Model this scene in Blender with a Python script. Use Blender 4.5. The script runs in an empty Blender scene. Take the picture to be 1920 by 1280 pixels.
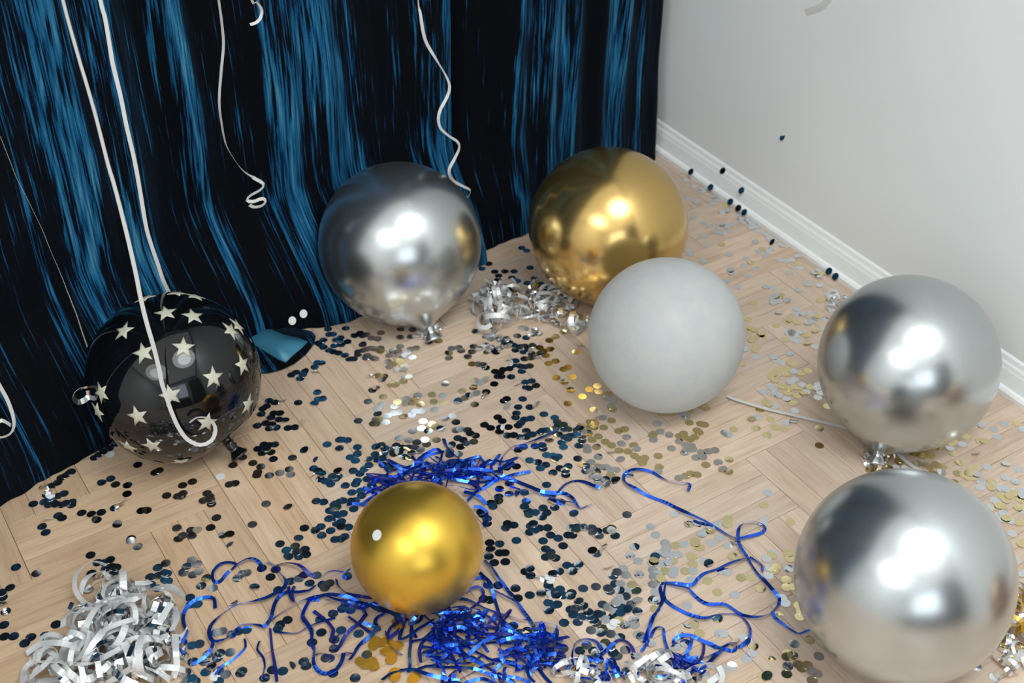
import bpy, math, random
from mathutils import Vector, Matrix, noise

# ------------------------------------------------------------------ camera, world, lights, exposure
S = bpy.context.scene
COL = S.collection
FPX, PITCH, YAW, CAM = 2450.0, math.radians(38.0), math.radians(-32.3), Vector((-1.6873, -2.1625, 1.5))

cam_data = bpy.data.cameras.new('camera')
cam_data.sensor_width = 36.0
cam_data.lens = FPX / 1920.0 * 36.0
cam_data.clip_start = 0.02
cam_data.dof.use_dof = True
cam_data.dof.focus_distance = 2.0
cam_data.dof.aperture_fstop = 5.6
cam = bpy.data.objects.new('camera', cam_data)
cam.location = CAM
cam.rotation_euler = (math.pi / 2 - PITCH, 0, YAW)
COL.objects.link(cam)
S.camera = cam

world = bpy.data.worlds.new('world')
S.world = world
world.use_nodes = True
world.node_tree.nodes['Background'].inputs[0].default_value = (0.75, 0.85, 1.0, 1)
world.node_tree.nodes['Background'].inputs[1].default_value = 0.6


def area_light(name, loc, rot, size, size_y, power, color, shape):
    d = bpy.data.lights.new(name, 'AREA')
    d.shape = shape
    d.size = size
    if shape in ('RECTANGLE', 'ELLIPSE'):
        d.size_y = size_y
    d.energy = power
    d.color = color
    o = bpy.data.objects.new(name, d)
    o.location = loc
    o.rotation_euler = rot
    COL.objects.link(o)
    return o


CEIL = 2.62
FLASH_GLOWS = [((-0.80, -2.12), 1.52, 14.0, 'beside the white right wall'),
         ((-3.0, -2.35), 1.80, 13.0, 'over the far left of the room')]
for (lx, ly), size, power, _ in FLASH_GLOWS:          # each: two added discs for a bounced flash glow, brightest in the middle
    for frac, share, drop in ((1.0, 0.68, 0.04), (0.58, 0.32, 0.055)):
        area_light('flash_glow_light', (lx, ly, CEIL - drop), (0, 0, 0), size * frac, size * frac, power * share, (0.94, 0.995, 1.0), 'DISK')
area_light('ceiling_fill_light', (-2.12, -2.38, CEIL - 0.02), (0, 0, 0), 4.10, 3.95, 12.0, (0.95, 0.99, 1.0), 'RECTANGLE')  # fill light added across the ceiling, standing for its flash-lit paint
area_light('window_daylight', (-2.2, -4.52, 1.55), (math.pi / 2, 0, 0), 1.7, 1.35, 5.0, (0.88, 0.96, 1.0), 'RECTANGLE')

S.view_settings.view_transform = 'Standard'
S.view_settings.look = 'None'
S.view_settings.gamma = 1.0
S.view_settings.use_curve_mapping = False
S.view_settings.exposure = 1.42

# ------------------------------------------------------------------ helpers
rnd = random.Random(7)
cp, sp_, cy, sy = math.cos(PITCH), math.sin(PITCH), math.cos(YAW), math.sin(YAW)


def ray(px, py):
    x, y = (px - 960) / FPX, -(py - 640) / FPX
    v = (x, cp + y * sp_, -sp_ + y * cp)
    return Vector((cy * v[0] - sy * v[1], sy * v[0] + cy * v[1], v[2]))


def at(px, py, z=0.0):
    """photo point -> the point of the place at height z on that line of sight"""
    d = ray(px, py)
    return CAM + d * ((z - CAM.z) / d.z)


def on_plane(px, py, p0, n):
    d = ray(px, py)
    return CAM + d * ((Vector(p0) - CAM).dot(n) / d.dot(n))


def project(q):
    v = Vector(q) - CAM
    x, y = cy * v.x + sy * v.y, -sy * v.x + cy * v.y
    Z = y * cp - v.z * sp_
    Y = y * sp_ + v.z * cp
    return 960 + FPX * x / Z, 640 - FPX * Y / Z


def obj(name, verts, faces, mat, parent=None, smooth=True, loc=None):
    me = bpy.data.meshes.new(name)
    me.from_pydata([tuple(v) for v in verts], [], faces)
    if smooth:
        me.polygons.foreach_set('use_smooth', [True] * len(me.polygons))
    if mat is not None:
        me.materials.append(mat)
    me.update()
    o = bpy.data.objects.new(name, me)
    COL.objects.link(o)
    if loc is not None:
        o.location = loc
    if parent is not None:
        o.parent = parent
    return o


def empty(name, loc):
    o = bpy.data.objects.new(name, None)
    o.location = loc
    o.empty_display_size = 0.05
    COL.objects.link(o)
    return o


def tag(o, label=None, cat=None, group=None, kind=None):
    if label:
        o['label'] = label
    if cat:
        o['category'] = cat
    if group:
        o['group'] = group
    if kind:
        o['kind'] = kind
    return o


def box(x0, x1, y0, y1, z0, z1):
    v = [(x0, y0, z0), (x1, y0, z0), (x1, y1, z0), (x0, y1, z0), (x0, y0, z1), (x1, y0, z1), (x1, y1, z1), (x0, y1, z1)]
    f = [(0, 3, 2, 1), (4, 5, 6, 7), (0, 1, 5, 4), (1, 2, 6, 5), (2, 3, 7, 6), (3, 0, 4, 7)]
    return v, f


def join(parts):
    V, F = [], []
    for v, f in parts:
        n = len(V)
        V += v
        F += [tuple(i + n for i in q) for q in f]
    return V, F


def spline(pts, step=0.006):
    """Catmull-Rom through the points, resampled about every step metres"""
    p = [Vector(q) for q in pts]
    if len(p) == 2:
        p = [p[0], (p[0] + p[1]) / 2, p[1]]
    e = [p[0] * 2 - p[1]] + p + [p[-1] * 2 - p[-2]]
    out = []
    for i in range(1, len(e) - 2):
        a, b, c, d = e[i - 1], e[i], e[i + 1], e[i + 2]
        n = max(2, int((c - b).length / step))
        for k in range(n):
            t = k / n
            out.append(0.5 * ((2 * b) + (c - a) * t + (2 * a - 5 * b + 4 * c - d) * t * t + (3 * b - a - 3 * c + d) * t ** 3))
    out.append(p[-1])
    return out


def ribbon_mesh(path, width, up, twist, thick=0.00025, clamp=True):
    """flat strip along a path; twist(s, i) turns it about its own length"""
    V, F, s = [], [], 0.0
    n = len(path)
    for i, c in enumerate(path):
        t = (path[min(i + 1, n - 1)] - path[max(i - 1, 0)])
        if t.length < 1e-9:
            t = Vector((1, 0, 0))
        t.normalize()
        u = up(c) if callable(up) else Vector(up)
        b = t.cross(u)
        if b.length < 1e-4:
            b = t.cross(Vector((0.6, 0.8, 0)))
        b.normalize()
        nrm = b.cross(t).normalized()
        a = twist(s, i)
        w = b * math.cos(a) + nrm * math.sin(a)
        m = w.cross(t).normalized()
        c2 = Vector(c)
        if clamp:
            low = abs(w.z) * width / 2 + 0.0012
            if c2.z < low:
                c2.z = low
        for su, sv in ((-1, -1), (1, -1), (1, 1), (-1, 1)):
            V.append(c2 + w * (su * width / 2) + m * (sv * thick / 2))
        if i:
            o = 4 * i
            for k in range(4):
                F.append((o - 4 + k, o - 4 + (k + 1) % 4, o + (k + 1) % 4, o + k))
            s += (path[i] - path[i - 1]).length
    F.append((0, 3, 2, 1))
    o = 4 * (n - 1)
    F.append((o, o + 1, o + 2, o + 3))
    return V, F


# ------------------------------------------------------------------ materials
def new_mat(name):
    m = bpy.data.materials.new(name)
    m.use_nodes = True
    nt = m.node_tree
    return m, nt, nt.nodes['Principled BSDF']


def simple(name, color, rough=0.5, metal=0.0, spec=None, **kw):
    m, nt, b = new_mat(name)
    b.inputs['Base Color'].default_value = (*color, 1)
    b.inputs['Roughness'].default_value = rough
    b.inputs['Metallic'].default_value = metal
    if spec is not None:
        b.inputs['Specular IOR Level'].default_value = spec
    for k, v in kw.items():
        b.inputs[k].default_value = v
    return m


def N(nt, kind, **kw):
    n = nt.nodes.new(kind)
    for k, v in kw.items():
        setattr(n, k, v)
    return n


def ramp(nt, stops, interp='LINEAR'):
    r = N(nt, 'ShaderNodeValToRGB')
    r.color_ramp.interpolation = interp
    e = r.color_ramp.elements
    while len(e) < len(stops):
        e.new(0.5)
    for el, (p, c) in zip(e, stops):
        el.position = p
        el.color = c if len(c) == 4 else (*c, 1)
    return r


def noise_node(nt, scale, vec, detail=3.0, rough=0.55, dist=0.0):
    n = N(nt, 'ShaderNodeTexNoise')
    n.inputs['Scale'].default_value = scale
    n.inputs['Detail'].default_value = detail
    n.inputs['Roughness'].default_value = rough
    n.inputs['Distortion'].default_value = dist
    nt.links.new(vec, n.inputs['Vector'])
    return n


def math_node(nt, op, a, b=None):
    n = N(nt, 'ShaderNodeMath', operation=op)
    for i, v in enumerate((a, b)):
        if v is None:
            continue
        if isinstance(v, (int, float)):
            n.inputs[i].default_value = v
        else:
            nt.links.new(v, n.inputs[i])
    return n.outputs[0]


def mix_rgb(nt, fac, a, b, mode='MIX'):
    n = N(nt, 'ShaderNodeMix', data_type='RGBA', blend_type=mode)
    for sock, v in ((n.inputs[0], fac), (n.inputs[6], a), (n.inputs[7], b)):
        if isinstance(v, (int, float)):
            sock.default_value = v
        elif isinstance(v, tuple):
            sock.default_value = v if len(v) == 4 else (*v, 1)
        else:
            nt.links.new(v, sock)
    return n.outputs[2]


def make_wood():
    m, nt, b = new_mat('oak_parquet')
    tc = N(nt, 'ShaderNodeTexCoord')
    info = N(nt, 'ShaderNodeObjectInfo')
    off = N(nt, 'ShaderNodeVectorMath', operation='SCALE')
    cmb = N(nt, 'ShaderNodeCombineXYZ')
    for i in range(3):
        nt.links.new(info.outputs['Random'], cmb.inputs[i])
    nt.links.new(cmb.outputs[0], off.inputs[0])
    off.inputs['Scale'].default_value = 37.0
    add = N(nt, 'ShaderNodeVectorMath', operation='ADD')
    nt.links.new(tc.outputs['Object'], add.inputs[0])
    nt.links.new(off.outputs[0], add.inputs[1])
    mp = N(nt, 'ShaderNodeMapping')
    mp.inputs['Scale'].default_value = (5, 60, 20)
    nt.links.new(add.outputs[0], mp.inputs['Vector'])
    grain = noise_node(nt, 1.6, mp.outputs[0], 5, 0.62, 0.6)
    mp2 = N(nt, 'ShaderNodeMapping')
    mp2.inputs['Scale'].default_value = (14, 420, 40)
    nt.links.new(add.outputs[0], mp2.inputs['Vector'])
    pore = noise_node(nt, 1.0, mp2.outputs[0], 2, 0.5)
    blot = noise_node(nt, 7.0, add.outputs[0], 3, 0.5)
    tone = ramp(nt, [(0.28, (0.51, 0.39, 0.305)), (0.5, (0.61, 0.488, 0.392)), (0.74, (0.665, 0.543, 0.445))])
    nt.links.new(grain.outputs[0], tone.inputs[0])
    pr = ramp(nt, [(0.30, (0.80, 0.74, 0.69)), (0.45, (1, 1, 1))])
    nt.links.new(pore.outputs[0], pr.inputs[0])
    c = mix_rgb(nt, 0.75, tone.outputs[0], pr.outputs[0], 'MULTIPLY')
    br = ramp(nt, [(0.35, (0.93, 0.89, 0.85)), (0.62, (1.04, 1.03, 1.02))])
    nt.links.new(blot.outputs[0], br.inputs[0])
    c = mix_rgb(nt, 1.0, c, br.outputs[0], 'MULTIPLY')
    c = mix_rgb(nt, 1.0, c, info.outputs['Color'], 'MULTIPLY')
    nt.links.new(c, b.inputs['Base Color'])
    b.inputs['Roughness'].default_value = 0.33
    b.inputs['Specular IOR Level'].default_value = 0.45
    bump = N(nt, 'ShaderNodeBump')
    bump.inputs['Strength'].default_value = 0.08
    bump.inputs['Distance'].default_value = 0.0006
    nt.links.new(pore.outputs[0], bump.inputs['Height'])
    nt.links.new(bump.outputs[0], b.inputs['Normal'])
    return m


def make_wall():
    m, nt, b = new_mat('painted_plaster')
    tc = N(nt, 'ShaderNodeTexCoord')
    a = noise_node(nt, 2.2, tc.outputs['Object'], 3, 0.5)
    r = ramp(nt, [(0.35, (0.835, 0.87, 0.875)), (0.65, (0.86, 0.872, 0.876))])
    nt.links.new(a.outputs[0], r.inputs[0])
    nt.links.new(r.outputs[0], b.inputs['Base Color'])
    b.inputs['Roughness'].default_value = 0.75
    f = noise_node(nt, 160, tc.outputs['Object'], 3, 0.6)
    bump = N(nt, 'ShaderNodeBump')
    bump.inputs['Strength'].default_value = 0.12
    bump.inputs['Distance'].default_value = 0.001
    nt.links.new(f.outputs[0], bump.inputs['Height'])
    nt.links.new(bump.outputs[0], b.inputs['Normal'])
    return m


def make_velvet(name, bands, width):
    """crushed velvet: pile pressed in vertical streaks; bands paint pile sheen and fold shade into the colour"""
    m, nt, b = new_mat(name)
    uv = N(nt, 'ShaderNodeUVMap')
    uv.uv_map = 'cloth'
    sep = N(nt, 'ShaderNodeSeparateXYZ')
    nt.links.new(uv.outputs[0], sep.inputs[0])
    u, v = sep.outputs[0], sep.outputs[1]

    def mapped(su, sv, ofs=0.0):
        mp = N(nt, 'ShaderNodeMapping')
        mp.inputs['Scale'].default_value = (su, sv, 1)
        mp.inputs['Location'].default_value = (ofs, ofs * 0.7, 0)
        nt.links.new(uv.outputs[0], mp.inputs['Vector'])
        return mp.outputs[0]
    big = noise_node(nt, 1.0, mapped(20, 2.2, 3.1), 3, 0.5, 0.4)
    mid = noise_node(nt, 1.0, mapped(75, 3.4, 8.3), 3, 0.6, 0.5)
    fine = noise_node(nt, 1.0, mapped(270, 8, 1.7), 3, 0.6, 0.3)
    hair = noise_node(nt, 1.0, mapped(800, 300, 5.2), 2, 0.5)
    # wobble of the painted fold bands
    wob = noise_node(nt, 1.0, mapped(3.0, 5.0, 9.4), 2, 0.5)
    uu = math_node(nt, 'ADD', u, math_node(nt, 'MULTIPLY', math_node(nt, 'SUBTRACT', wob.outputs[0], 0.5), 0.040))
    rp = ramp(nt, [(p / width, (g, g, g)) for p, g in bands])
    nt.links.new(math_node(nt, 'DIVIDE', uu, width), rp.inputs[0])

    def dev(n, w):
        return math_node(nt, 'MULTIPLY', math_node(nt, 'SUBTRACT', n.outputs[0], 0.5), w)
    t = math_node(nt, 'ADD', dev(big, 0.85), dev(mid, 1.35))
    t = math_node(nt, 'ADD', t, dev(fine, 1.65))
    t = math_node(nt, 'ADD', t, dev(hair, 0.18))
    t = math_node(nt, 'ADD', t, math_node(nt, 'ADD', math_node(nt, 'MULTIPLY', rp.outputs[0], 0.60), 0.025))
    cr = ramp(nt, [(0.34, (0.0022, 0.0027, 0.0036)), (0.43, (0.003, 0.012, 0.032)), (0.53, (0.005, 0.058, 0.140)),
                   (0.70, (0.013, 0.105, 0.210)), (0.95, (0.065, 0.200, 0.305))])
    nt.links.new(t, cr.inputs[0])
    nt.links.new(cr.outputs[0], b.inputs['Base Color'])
    b.inputs['Roughness'].default_value = 0.85
    b.inputs['Specular IOR Level'].default_value = 0.05
    b.inputs['Sheen Weight'].default_value = 0.05
    b.inputs['Sheen Tint'].default_value = (0.2, 0.5, 0.9, 1)
    bump = N(nt, 'ShaderNodeBump')
    bump.inputs['Strength'].default_value = 0.5
    bump.inputs['Distance'].default_value = 0.0025
    nt.links.new(t, bump.inputs['Height'])
    nt.links.new(bump.outputs[0], b.inputs['Normal'])
    return m


M = {
    'wood': make_wood(),
    'wall': make_wall(),
    'ceiling': simple('ceiling_paint', (0.80, 0.80, 0.79), 0.8),
    'trim': simple('white_trim_paint', (0.88, 0.90, 0.90), 0.4),
    'joint': simple('dark_parquet_joint', (0.10, 0.06, 0.035), 0.8),
    'silver': simple('silver_chrome_latex', (0.51, 0.535, 0.54), 0.27, 0.955),
    'gold': simple('gold_chrome_latex', (0.64, 0.43, 0.155), 0.21, 0.95),
    'pearl_gold': simple('pearl_gold_latex', (0.68, 0.43, 0.06), 0.34, 0.90),
    'bronze': simple('bronze_chrome_latex', (0.50, 0.30, 0.20), 0.22, 1.0),
    'black': simple('black_latex', (0.0030, 0.0032, 0.0040), 0.05, 0.0, 0.5),
    'star': simple('cream_star_print', (0.50, 0.485, 0.385), 0.45),
    'foil_silver': simple('silver_foil', (0.83, 0.85, 0.87), 0.10, 1.0),
    'foil_gold': simple('gold_foil', (0.90, 0.76, 0.42), 0.12, 1.0),
    'foil_orange': simple('orange_gold_foil', (0.60, 0.35, 0.045), 0.35, 0.75),
    'foil_white': simple('white_confetti_and_reflection', (0.62, 0.63, 0.62), 0.5),  # on the floor dots this white paints in a pale reflection
    'blue_foil': simple('blue_ribbon_foil', (0.030, 0.125, 0.74), 0.15, 0.9),
    'blue_dull': simple('blue_ribbon_back', (0.012, 0.020, 0.20), 0.38, 0.35),
    'white_ribbon': simple('white_ribbon_satin', (0.60, 0.595, 0.58), 0.42),
    'tinsel_mirror': simple('silver_tinsel_foil', (0.86, 0.875, 0.89), 0.16, 1.0),
    'tinsel_white': simple('white_tinsel_film', (0.68, 0.69, 0.69), 0.30, 0.25),
    'lining': simple('teal_lining_satin', (0.05, 0.22, 0.34), 0.45, 0.1),
    'added_frame': simple('added_rim_white', (0.8, 0.8, 0.8), 0.5),
    'rod': simple('dark_rod_metal', (0.06, 0.06, 0.065), 0.4, 0.8),
}


def make_white_latex():
    m, nt, b = new_mat('white_latex')
    tc = N(nt, 'ShaderNodeTexCoord')
    a = noise_node(nt, 30, tc.outputs['Object'], 4, 0.65)
    r = ramp(nt, [(0.40, (0.66, 0.685, 0.69)), (0.60, (0.71, 0.72, 0.71)), (0.72, (0.71, 0.69, 0.65))])
    nt.links.new(a.outputs[0], r.inputs[0])
    nt.links.new(r.outputs[0], b.inputs['Base Color'])
    b.inputs['Roughness'].default_value = 0.38
    b.inputs['Specular IOR Level'].default_value = 0.35
    tr = N(nt, 'ShaderNodeBsdfTranslucent')
    nt.links.new(r.outputs[0], tr.inputs['Color'])
    mx = N(nt, 'ShaderNodeMixShader')
    mx.inputs[0].default_value = 0.45
    nt.links.new(b.outputs[0], mx.inputs[1])
    nt.links.new(tr.outputs[0], mx.inputs[2])
    nt.links.new(mx.outputs[0], nt.nodes['Material Output'].inputs['Surface'])
    return m


M['white_latex'] = make_white_latex()

# ------------------------------------------------------------------ the room
X0, Y0, WX = -4.25, -4.6, 0.018          # left wall, wall behind the camera, right wall surface
floor = tag(obj('floor', *box(X0, WX, Y0, 0.0, -0.03, -0.0075), M['joint'], smooth=False), 'oak herringbone parquet floor strewn with confetti', kind='structure')
tag(obj('ceiling', *box(X0, WX, Y0, 0.0, CEIL, CEIL + 0.1), M['ceiling'], smooth=False), 'white painted ceiling above the party room', kind='structure')
tag(obj('wall_right', *box(WX, WX + 0.1, Y0, 0.1, -0.03, CEIL + 0.1), M['wall'], smooth=False), 'plain pale grey white wall to the right of the balloons', kind='structure')
tag(obj('wall_back', *box(X0 - 0.1, WX, 0.0, 0.1, -0.03, CEIL + 0.1), M['wall'], smooth=False), 'white wall hidden behind the blue curtain', kind='structure')
tag(obj('wall_left', *box(X0 - 0.1, X0, Y0, 0.0, -0.03, CEIL + 0.1), M['wall'], smooth=False), 'white wall at the far left of the room', kind='structure')
wx0, wx1, wz0, wz1 = -3.1, -1.3, 0.85, 2.25
tag(obj('wall_front', *join([box(X0 - 0.1, wx0, Y0 - 0.1, Y0, -0.03, CEIL + 0.1), box(wx1, WX + 0.1, Y0 - 0.1, Y0, -0.03, CEIL + 0.1),
                             box(wx0, wx1, Y0 - 0.1, Y0, -0.03, wz0), box(wx0, wx1, Y0 - 0.1, Y0, wz1, CEIL + 0.1)]), M['wall'], smooth=False),
    'white wall with a window behind the photographer', kind='structure')
win = tag(obj('window_1', *join([box(wx0, wx0 + 0.06, Y0 - 0.05, Y0 + 0.03, wz0, wz1), box(wx1 - 0.06, wx1, Y0 - 0.05, Y0 + 0.03, wz0, wz1),
                                 box(wx0, wx1, Y0 - 0.05, Y0 + 0.03, wz0, wz0 + 0.06), box(wx0, wx1, Y0 - 0.05, Y0 + 0.03, wz1 - 0.06, wz1)]), M['trim'], smooth=False),
          'white framed window behind the photographer', kind='structure')
obj('mullion', *box((wx0 + wx1) / 2 - 0.03, (wx0 + wx1) / 2 + 0.03, Y0 + 0.09, Y0 + 0.13, wz0 + 0.06, wz1 - 0.06), M['trim'], win, False)
bz = [(WX, 0.0), (-0.010, 0.0), (-0.010, 0.010), (-0.006, 0.015), (-0.001, 0.016), (0.005, 0.046), (0.0065, 0.049), (0.0085, 0.056), (0.0115, 0.060), (0.014, 0.069), (WX, 0.073)]
bv = [(x, y, z) for y in (Y0, -0.005) for x, z in ((x_, z_ * 0.88) for x_, z_ in bz)]
k_ = len(bz)
bf = [(i, (i + 1) % k_, k_ + (i + 1) % k_, k_ + i) for i in range(k_)] + [tuple(range(k_ - 1, -1, -1)), tuple(range(k_, 2 * k_))]
tag(obj('baseboard_right', bv, bf, M['trim'], smooth=False), 'white moulded baseboard along the right wall', kind='structure')

# frames added for the made-up ceiling lights
tag(obj('ceiling_fill_frame', *join([box(-4.23, -4.19, -4.40, -0.36, CEIL - 0.03, CEIL), box(-0.06, -0.02, -4.40, -0.36, CEIL - 0.03, CEIL),
                                         box(-4.19, -0.06, -4.40, -4.36, CEIL - 0.03, CEIL), box(-4.19, -0.06, -0.40, -0.36, CEIL - 0.03, CEIL)]), M['added_frame'], smooth=False),
    'slim white frame added around the ceiling fill light overhead', 'lamp')
for (lx, ly), size, power, where in FLASH_GLOWS:
    rim = []
    fac = []
    for i in range(32):
        a = 2 * math.pi * i / 32
        for r, z in ((size / 2 + 0.035, 0.0), (size / 2 + 0.035, -0.045), (size / 2 + 0.004, -0.045), (size / 2 + 0.004, 0.0)):
            rim.append((r * math.cos(a), r * math.sin(a), z))
    for i in range(32):
        j = (i + 1) % 32
        for q in range(4):
            fac.append((4 * i + q, 4 * i + (q + 1) % 4, 4 * j + (q + 1) % 4, 4 * j + q))
    root = tag(empty('flash_glow_rim', (lx, ly, CEIL)), 'white rim added around the flash glow on the ceiling ' + where, 'lamp', 'added ceiling glows')
    obj('rim', rim, fac, M['added_frame'], root, False)

# dark furniture behind the photographer, mirrored small in the balloons
M['dark_wood'] = simple('dark_stained_wood', (0.030, 0.034, 0.034), 0.5)
M['sofa'] = simple('dark_grey_upholstery', (0.055, 0.065, 0.066), 0.9)
wr = tag(empty('wardrobe', (-0.56, -4.24, 0.0)), 'dark stained wardrobe in the corner behind the photographer', 'wardrobe')
obj('carcass', *box(-0.46, 0.46, -0.30, 0.24, 0.05, 2.05), M['dark_wood'], wr, False)
obj('plinth', *box(-0.44, 0.44, -0.28, 0.22, 0.0, 0.05), M['dark_wood'], wr, False)
for sx in (-1, 1):
    dr = obj('door', *box(-0.226, 0.226, 0.0, 0.02, 0.08, 2.02), M['dark_wood'], wr, False, loc=(sx * 0.229, 0.242, 0))
    obj('handle', *box(-0.008, 0.008, 0.02, 0.045, 0.95, 1.10), M['rod'], dr, False, loc=(-sx * 0.19, 0, 0))
so = tag(empty('sofa', (-2.2, -4.1, 0.0)), 'low dark grey sofa under the window behind the photographer', 'sofa')
obj('base', *box(-0.95, 0.95, -0.40, 0.42, 0.06, 0.26), M['sofa'], so, False)
obj('backrest', *box(-0.95, 0.95, -0.42, -0.20, 0.26, 0.70), M['sofa'], so, False)
for sx in (-1, 1):
    obj('armrest', *box(-0.09, 0.09, -0.40, 0.42, 0.26, 0.54), M['sofa'], so, False, loc=(sx * 0.86, 0, 0))
    cu = obj('seat_cushion', *box(-0.37, 0.37, -0.18, 0.43, 0.265, 0.41), M['sofa'], so, False, loc=(sx * 0.385, 0, 0))
    bv_ = cu.modifiers.new('soft_edge', 'BEVEL')
    bv_.width = 0.035
    bv_.segments = 3
    for sy_ in (-0.34, 0.36):
        obj('leg', *box(-0.025, 0.025, -0.025, 0.025, 0.0, 0.06), M['rod'], so, False, loc=(sx * 0.86, sy_, 0))

# ------------------------------------------------------------------ parquet, strip by strip
PW, PL = 0.132, 0.318
SWD = PW / 3


def plank_mesh(l, w, t):
    c = 0.0005
    x, y = l / 2, w / 2
    v = [(-x, -y, -t), (x, -y, -t), (x, y, -t), (-x, y, -t), (-x, -y, -c), (x, -y, -c), (x, y, -c), (-x, y, -c),
         (-x + c, -y + c, 0), (x - c, -y + c, 0), (x - c, y - c, 0), (-x + c, y - c, 0)]
    f = [(0, 3, 2, 1), (8, 9, 10, 11)]
    for a in range(4):
        b = (a + 1) % 4
        f += [(a, b, b + 4, a + 4), (a + 4, b + 4, b + 8, a + 8)]
    return v, f


pv, pf = plank_mesh(PL - 0.0009, SWD - 0.0005, 0.0074)
plank_me = bpy.data.meshes.new('plank')
plank_me.from_pydata(pv, [], pf)
plank_me.materials.append(M['wood'])
strips = []
hx0, hy0 = -1.587, -0.645
for i in range(-60, 61):
    for j in range(-30, 31):
        x, y = hx0 + i * PW + j * PL, hy0 + i * PW - j * PL
        tone = random.Random(i * 977 + j * 131).random()
        for s in range(3):
            for cx_, cy_, rot in ((x + PL / 2, y + (s + 0.5) * SWD, 0.0), (x + PL + (s + 0.5) * SWD, y + PW - PL / 2, math.pi / 2)):
                hl, hw = (PL / 2, SWD / 2) if rot == 0 else (SWD / 2, PL / 2)
                if cx_ + hl < X0 + 0.003 or cx_ - hl > WX - 0.003 or cy_ + hw < Y0 + 0.003 or cy_ - hw > -0.003:
                    continue
                strips.append((cx_, cy_, rot, tone, hl, hw))


def in_frame(x, y, z=0.0, m=30):
    px, py = project((x, y, z))
    return -m < px < 1920 + m and -m < py < 1280 + m


seen, rest = [], []
for st in strips:
    cx_, cy_, rot, tone, hl, hw = st
    vis = any(in_frame(cx_ + a * hl, cy_ + b * hw) for a in (-1, 0, 1) for b in (-1, 0, 1))
    vis = vis and cy_ - hw < -0.12 + 0.18 * cx_        # in front of the curtain's foot
    (seen if vis else rest).append(st)
for cx_, cy_, rot, tone, hl, hw in seen:
    o = bpy.data.objects.new('plank', plank_me)
    COL.objects.link(o)
    o.parent = floor
    xr = min(cx_ + hl, WX - 0.001)
    o.location = ((cx_ - hl + xr) / 2, cy_, rnd.uniform(-0.00018, 0.0))
    if rot == 0:
        o.scale = ((xr - (cx_ - hl)) / (2 * hl), 1, 1)
    else:
        o.scale = (1, (xr - (cx_ - hl)) / (2 * hl), 1)
    o.rotation_euler = (0, 0, rot + (math.pi if rnd.random() < 0.5 else 0))
    g = 0.88 + 0.15 * tone + rnd.uniform(-0.045, 0.045)
    warm = max(0.0, min(1.0, (-0.80 - cx_) / 0.6)) * 0.105 + 0.05 * tone * tone + rnd.uniform(-0.012, 0.02)  # warmer leftwards: the paling sheen at the centre is put into the colour
    g *= 1 - max(0.0, min(1.0, (-0.95 - cx_) / 0.5)) * 0.15
    o.color = (g, g * (1 - warm * 0.8), g * (1 - warm * 2.0), 1)
RV, RF = [], []
for cx_, cy_, rot, tone, hl, hw in rest:
    n = len(RV)
    for x, y, z in pv:
        if rot:
            x, y = -y, x
        RV.append((max(X0, min(cx_ + x, WX)), max(Y0, min(cy_ + y, 0.0)), z))
    RF += [tuple(q + n for q in f) for f in pf]
tag(obj('plank_field', RV, RF, M['wood'], floor, False), kind='stuff')

# ------------------------------------------------------------------ curtain: two velvet panels
HEM = [(-3.3, -0.62), (-2.6, -0.60), (-2.0, -0.54), (-1.58, -0.459), (-1.473, -0.434), (-1.39, -0.408), (-1.22, -0.355), (-1.10, -0.285), (-1.04, -0.266), (-0.985, -0.290),
       (-0.944, -0.305), (-0.85, -0.322), (-0.66, -0.298), (-0.456, -0.268), (-0.25, -0.222), (-0.066, -0.182), (0.0, -0.165)]


def hem_y(x):
    for (xa, ya), (xb, yb) in zip(HEM, HEM[1:]):
        if x <= xb:
            t = (x - xa) / (xb - xa)
            return ya + (yb - ya) * t
    return HEM[-1][1]


CN = Vector((0.18, -1.0, 0)).normalized()     # out of the curtain, towards the room
CP = Vector((-0.85, hem_y(-0.85), 0))


def set_back(x):
    """how far the cloth hangs behind its hem, which drags out over the floor"""
    e = max(0.0, min(1.0, (-0.36 - x) / 0.30))
    return 0.012 + 0.123 * e * e * (3 - 2 * e)


def curtain_x(px, py=150):
    x = on_plane(px, py, CP, CN).x
    for _ in range(4):
        x = on_plane(px, py, CP - CN * set_back(x), CN).x
    return x


# balloons first solved for place and size: the cloth gives way behind them
def solve_balloon(cx, cy_, r):
    R = 0.14
    for _ in range(40):
        C = at(cx, cy_, R)
        R = (C - CAM).length * math.sin(math.atan(r / math.hypot(FPX, math.hypot(cx - 960, cy_ - 640))))
    return C, R


BPX = dict(black=(327, 708, 161), silver_back=(750, 457, 152.5), gold_back=(1140, 426, 149.5), white=(1249, 629, 146.5), silver_right=(1702, 681, 166),
           silver_front=(1694, 1081, 202.5), gold_small=(782, 1028, 124.5))
B = {k: solve_balloon(*v) for k, v in BPX.items()}


def dent(p):
    for C, Rb in B.values():
        rr_ = Rb + 0.010
        q = p - C
        if abs(q.x) > rr_ * 2.2 or q.z > rr_ * 2.6:
            continue
        m = q - CN * q.dot(CN)                    # offset within the plane of the cloth
        k = m.length / rr_
        back = -math.sqrt(1 - k * k) * rr_ if k < 1.0 else (k - 1.0) * rr_ * 1.1
        if q.dot(CN) > back:
            p = C + m + CN * back
            p.y = min(p.y, -0.015)
    return p


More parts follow.
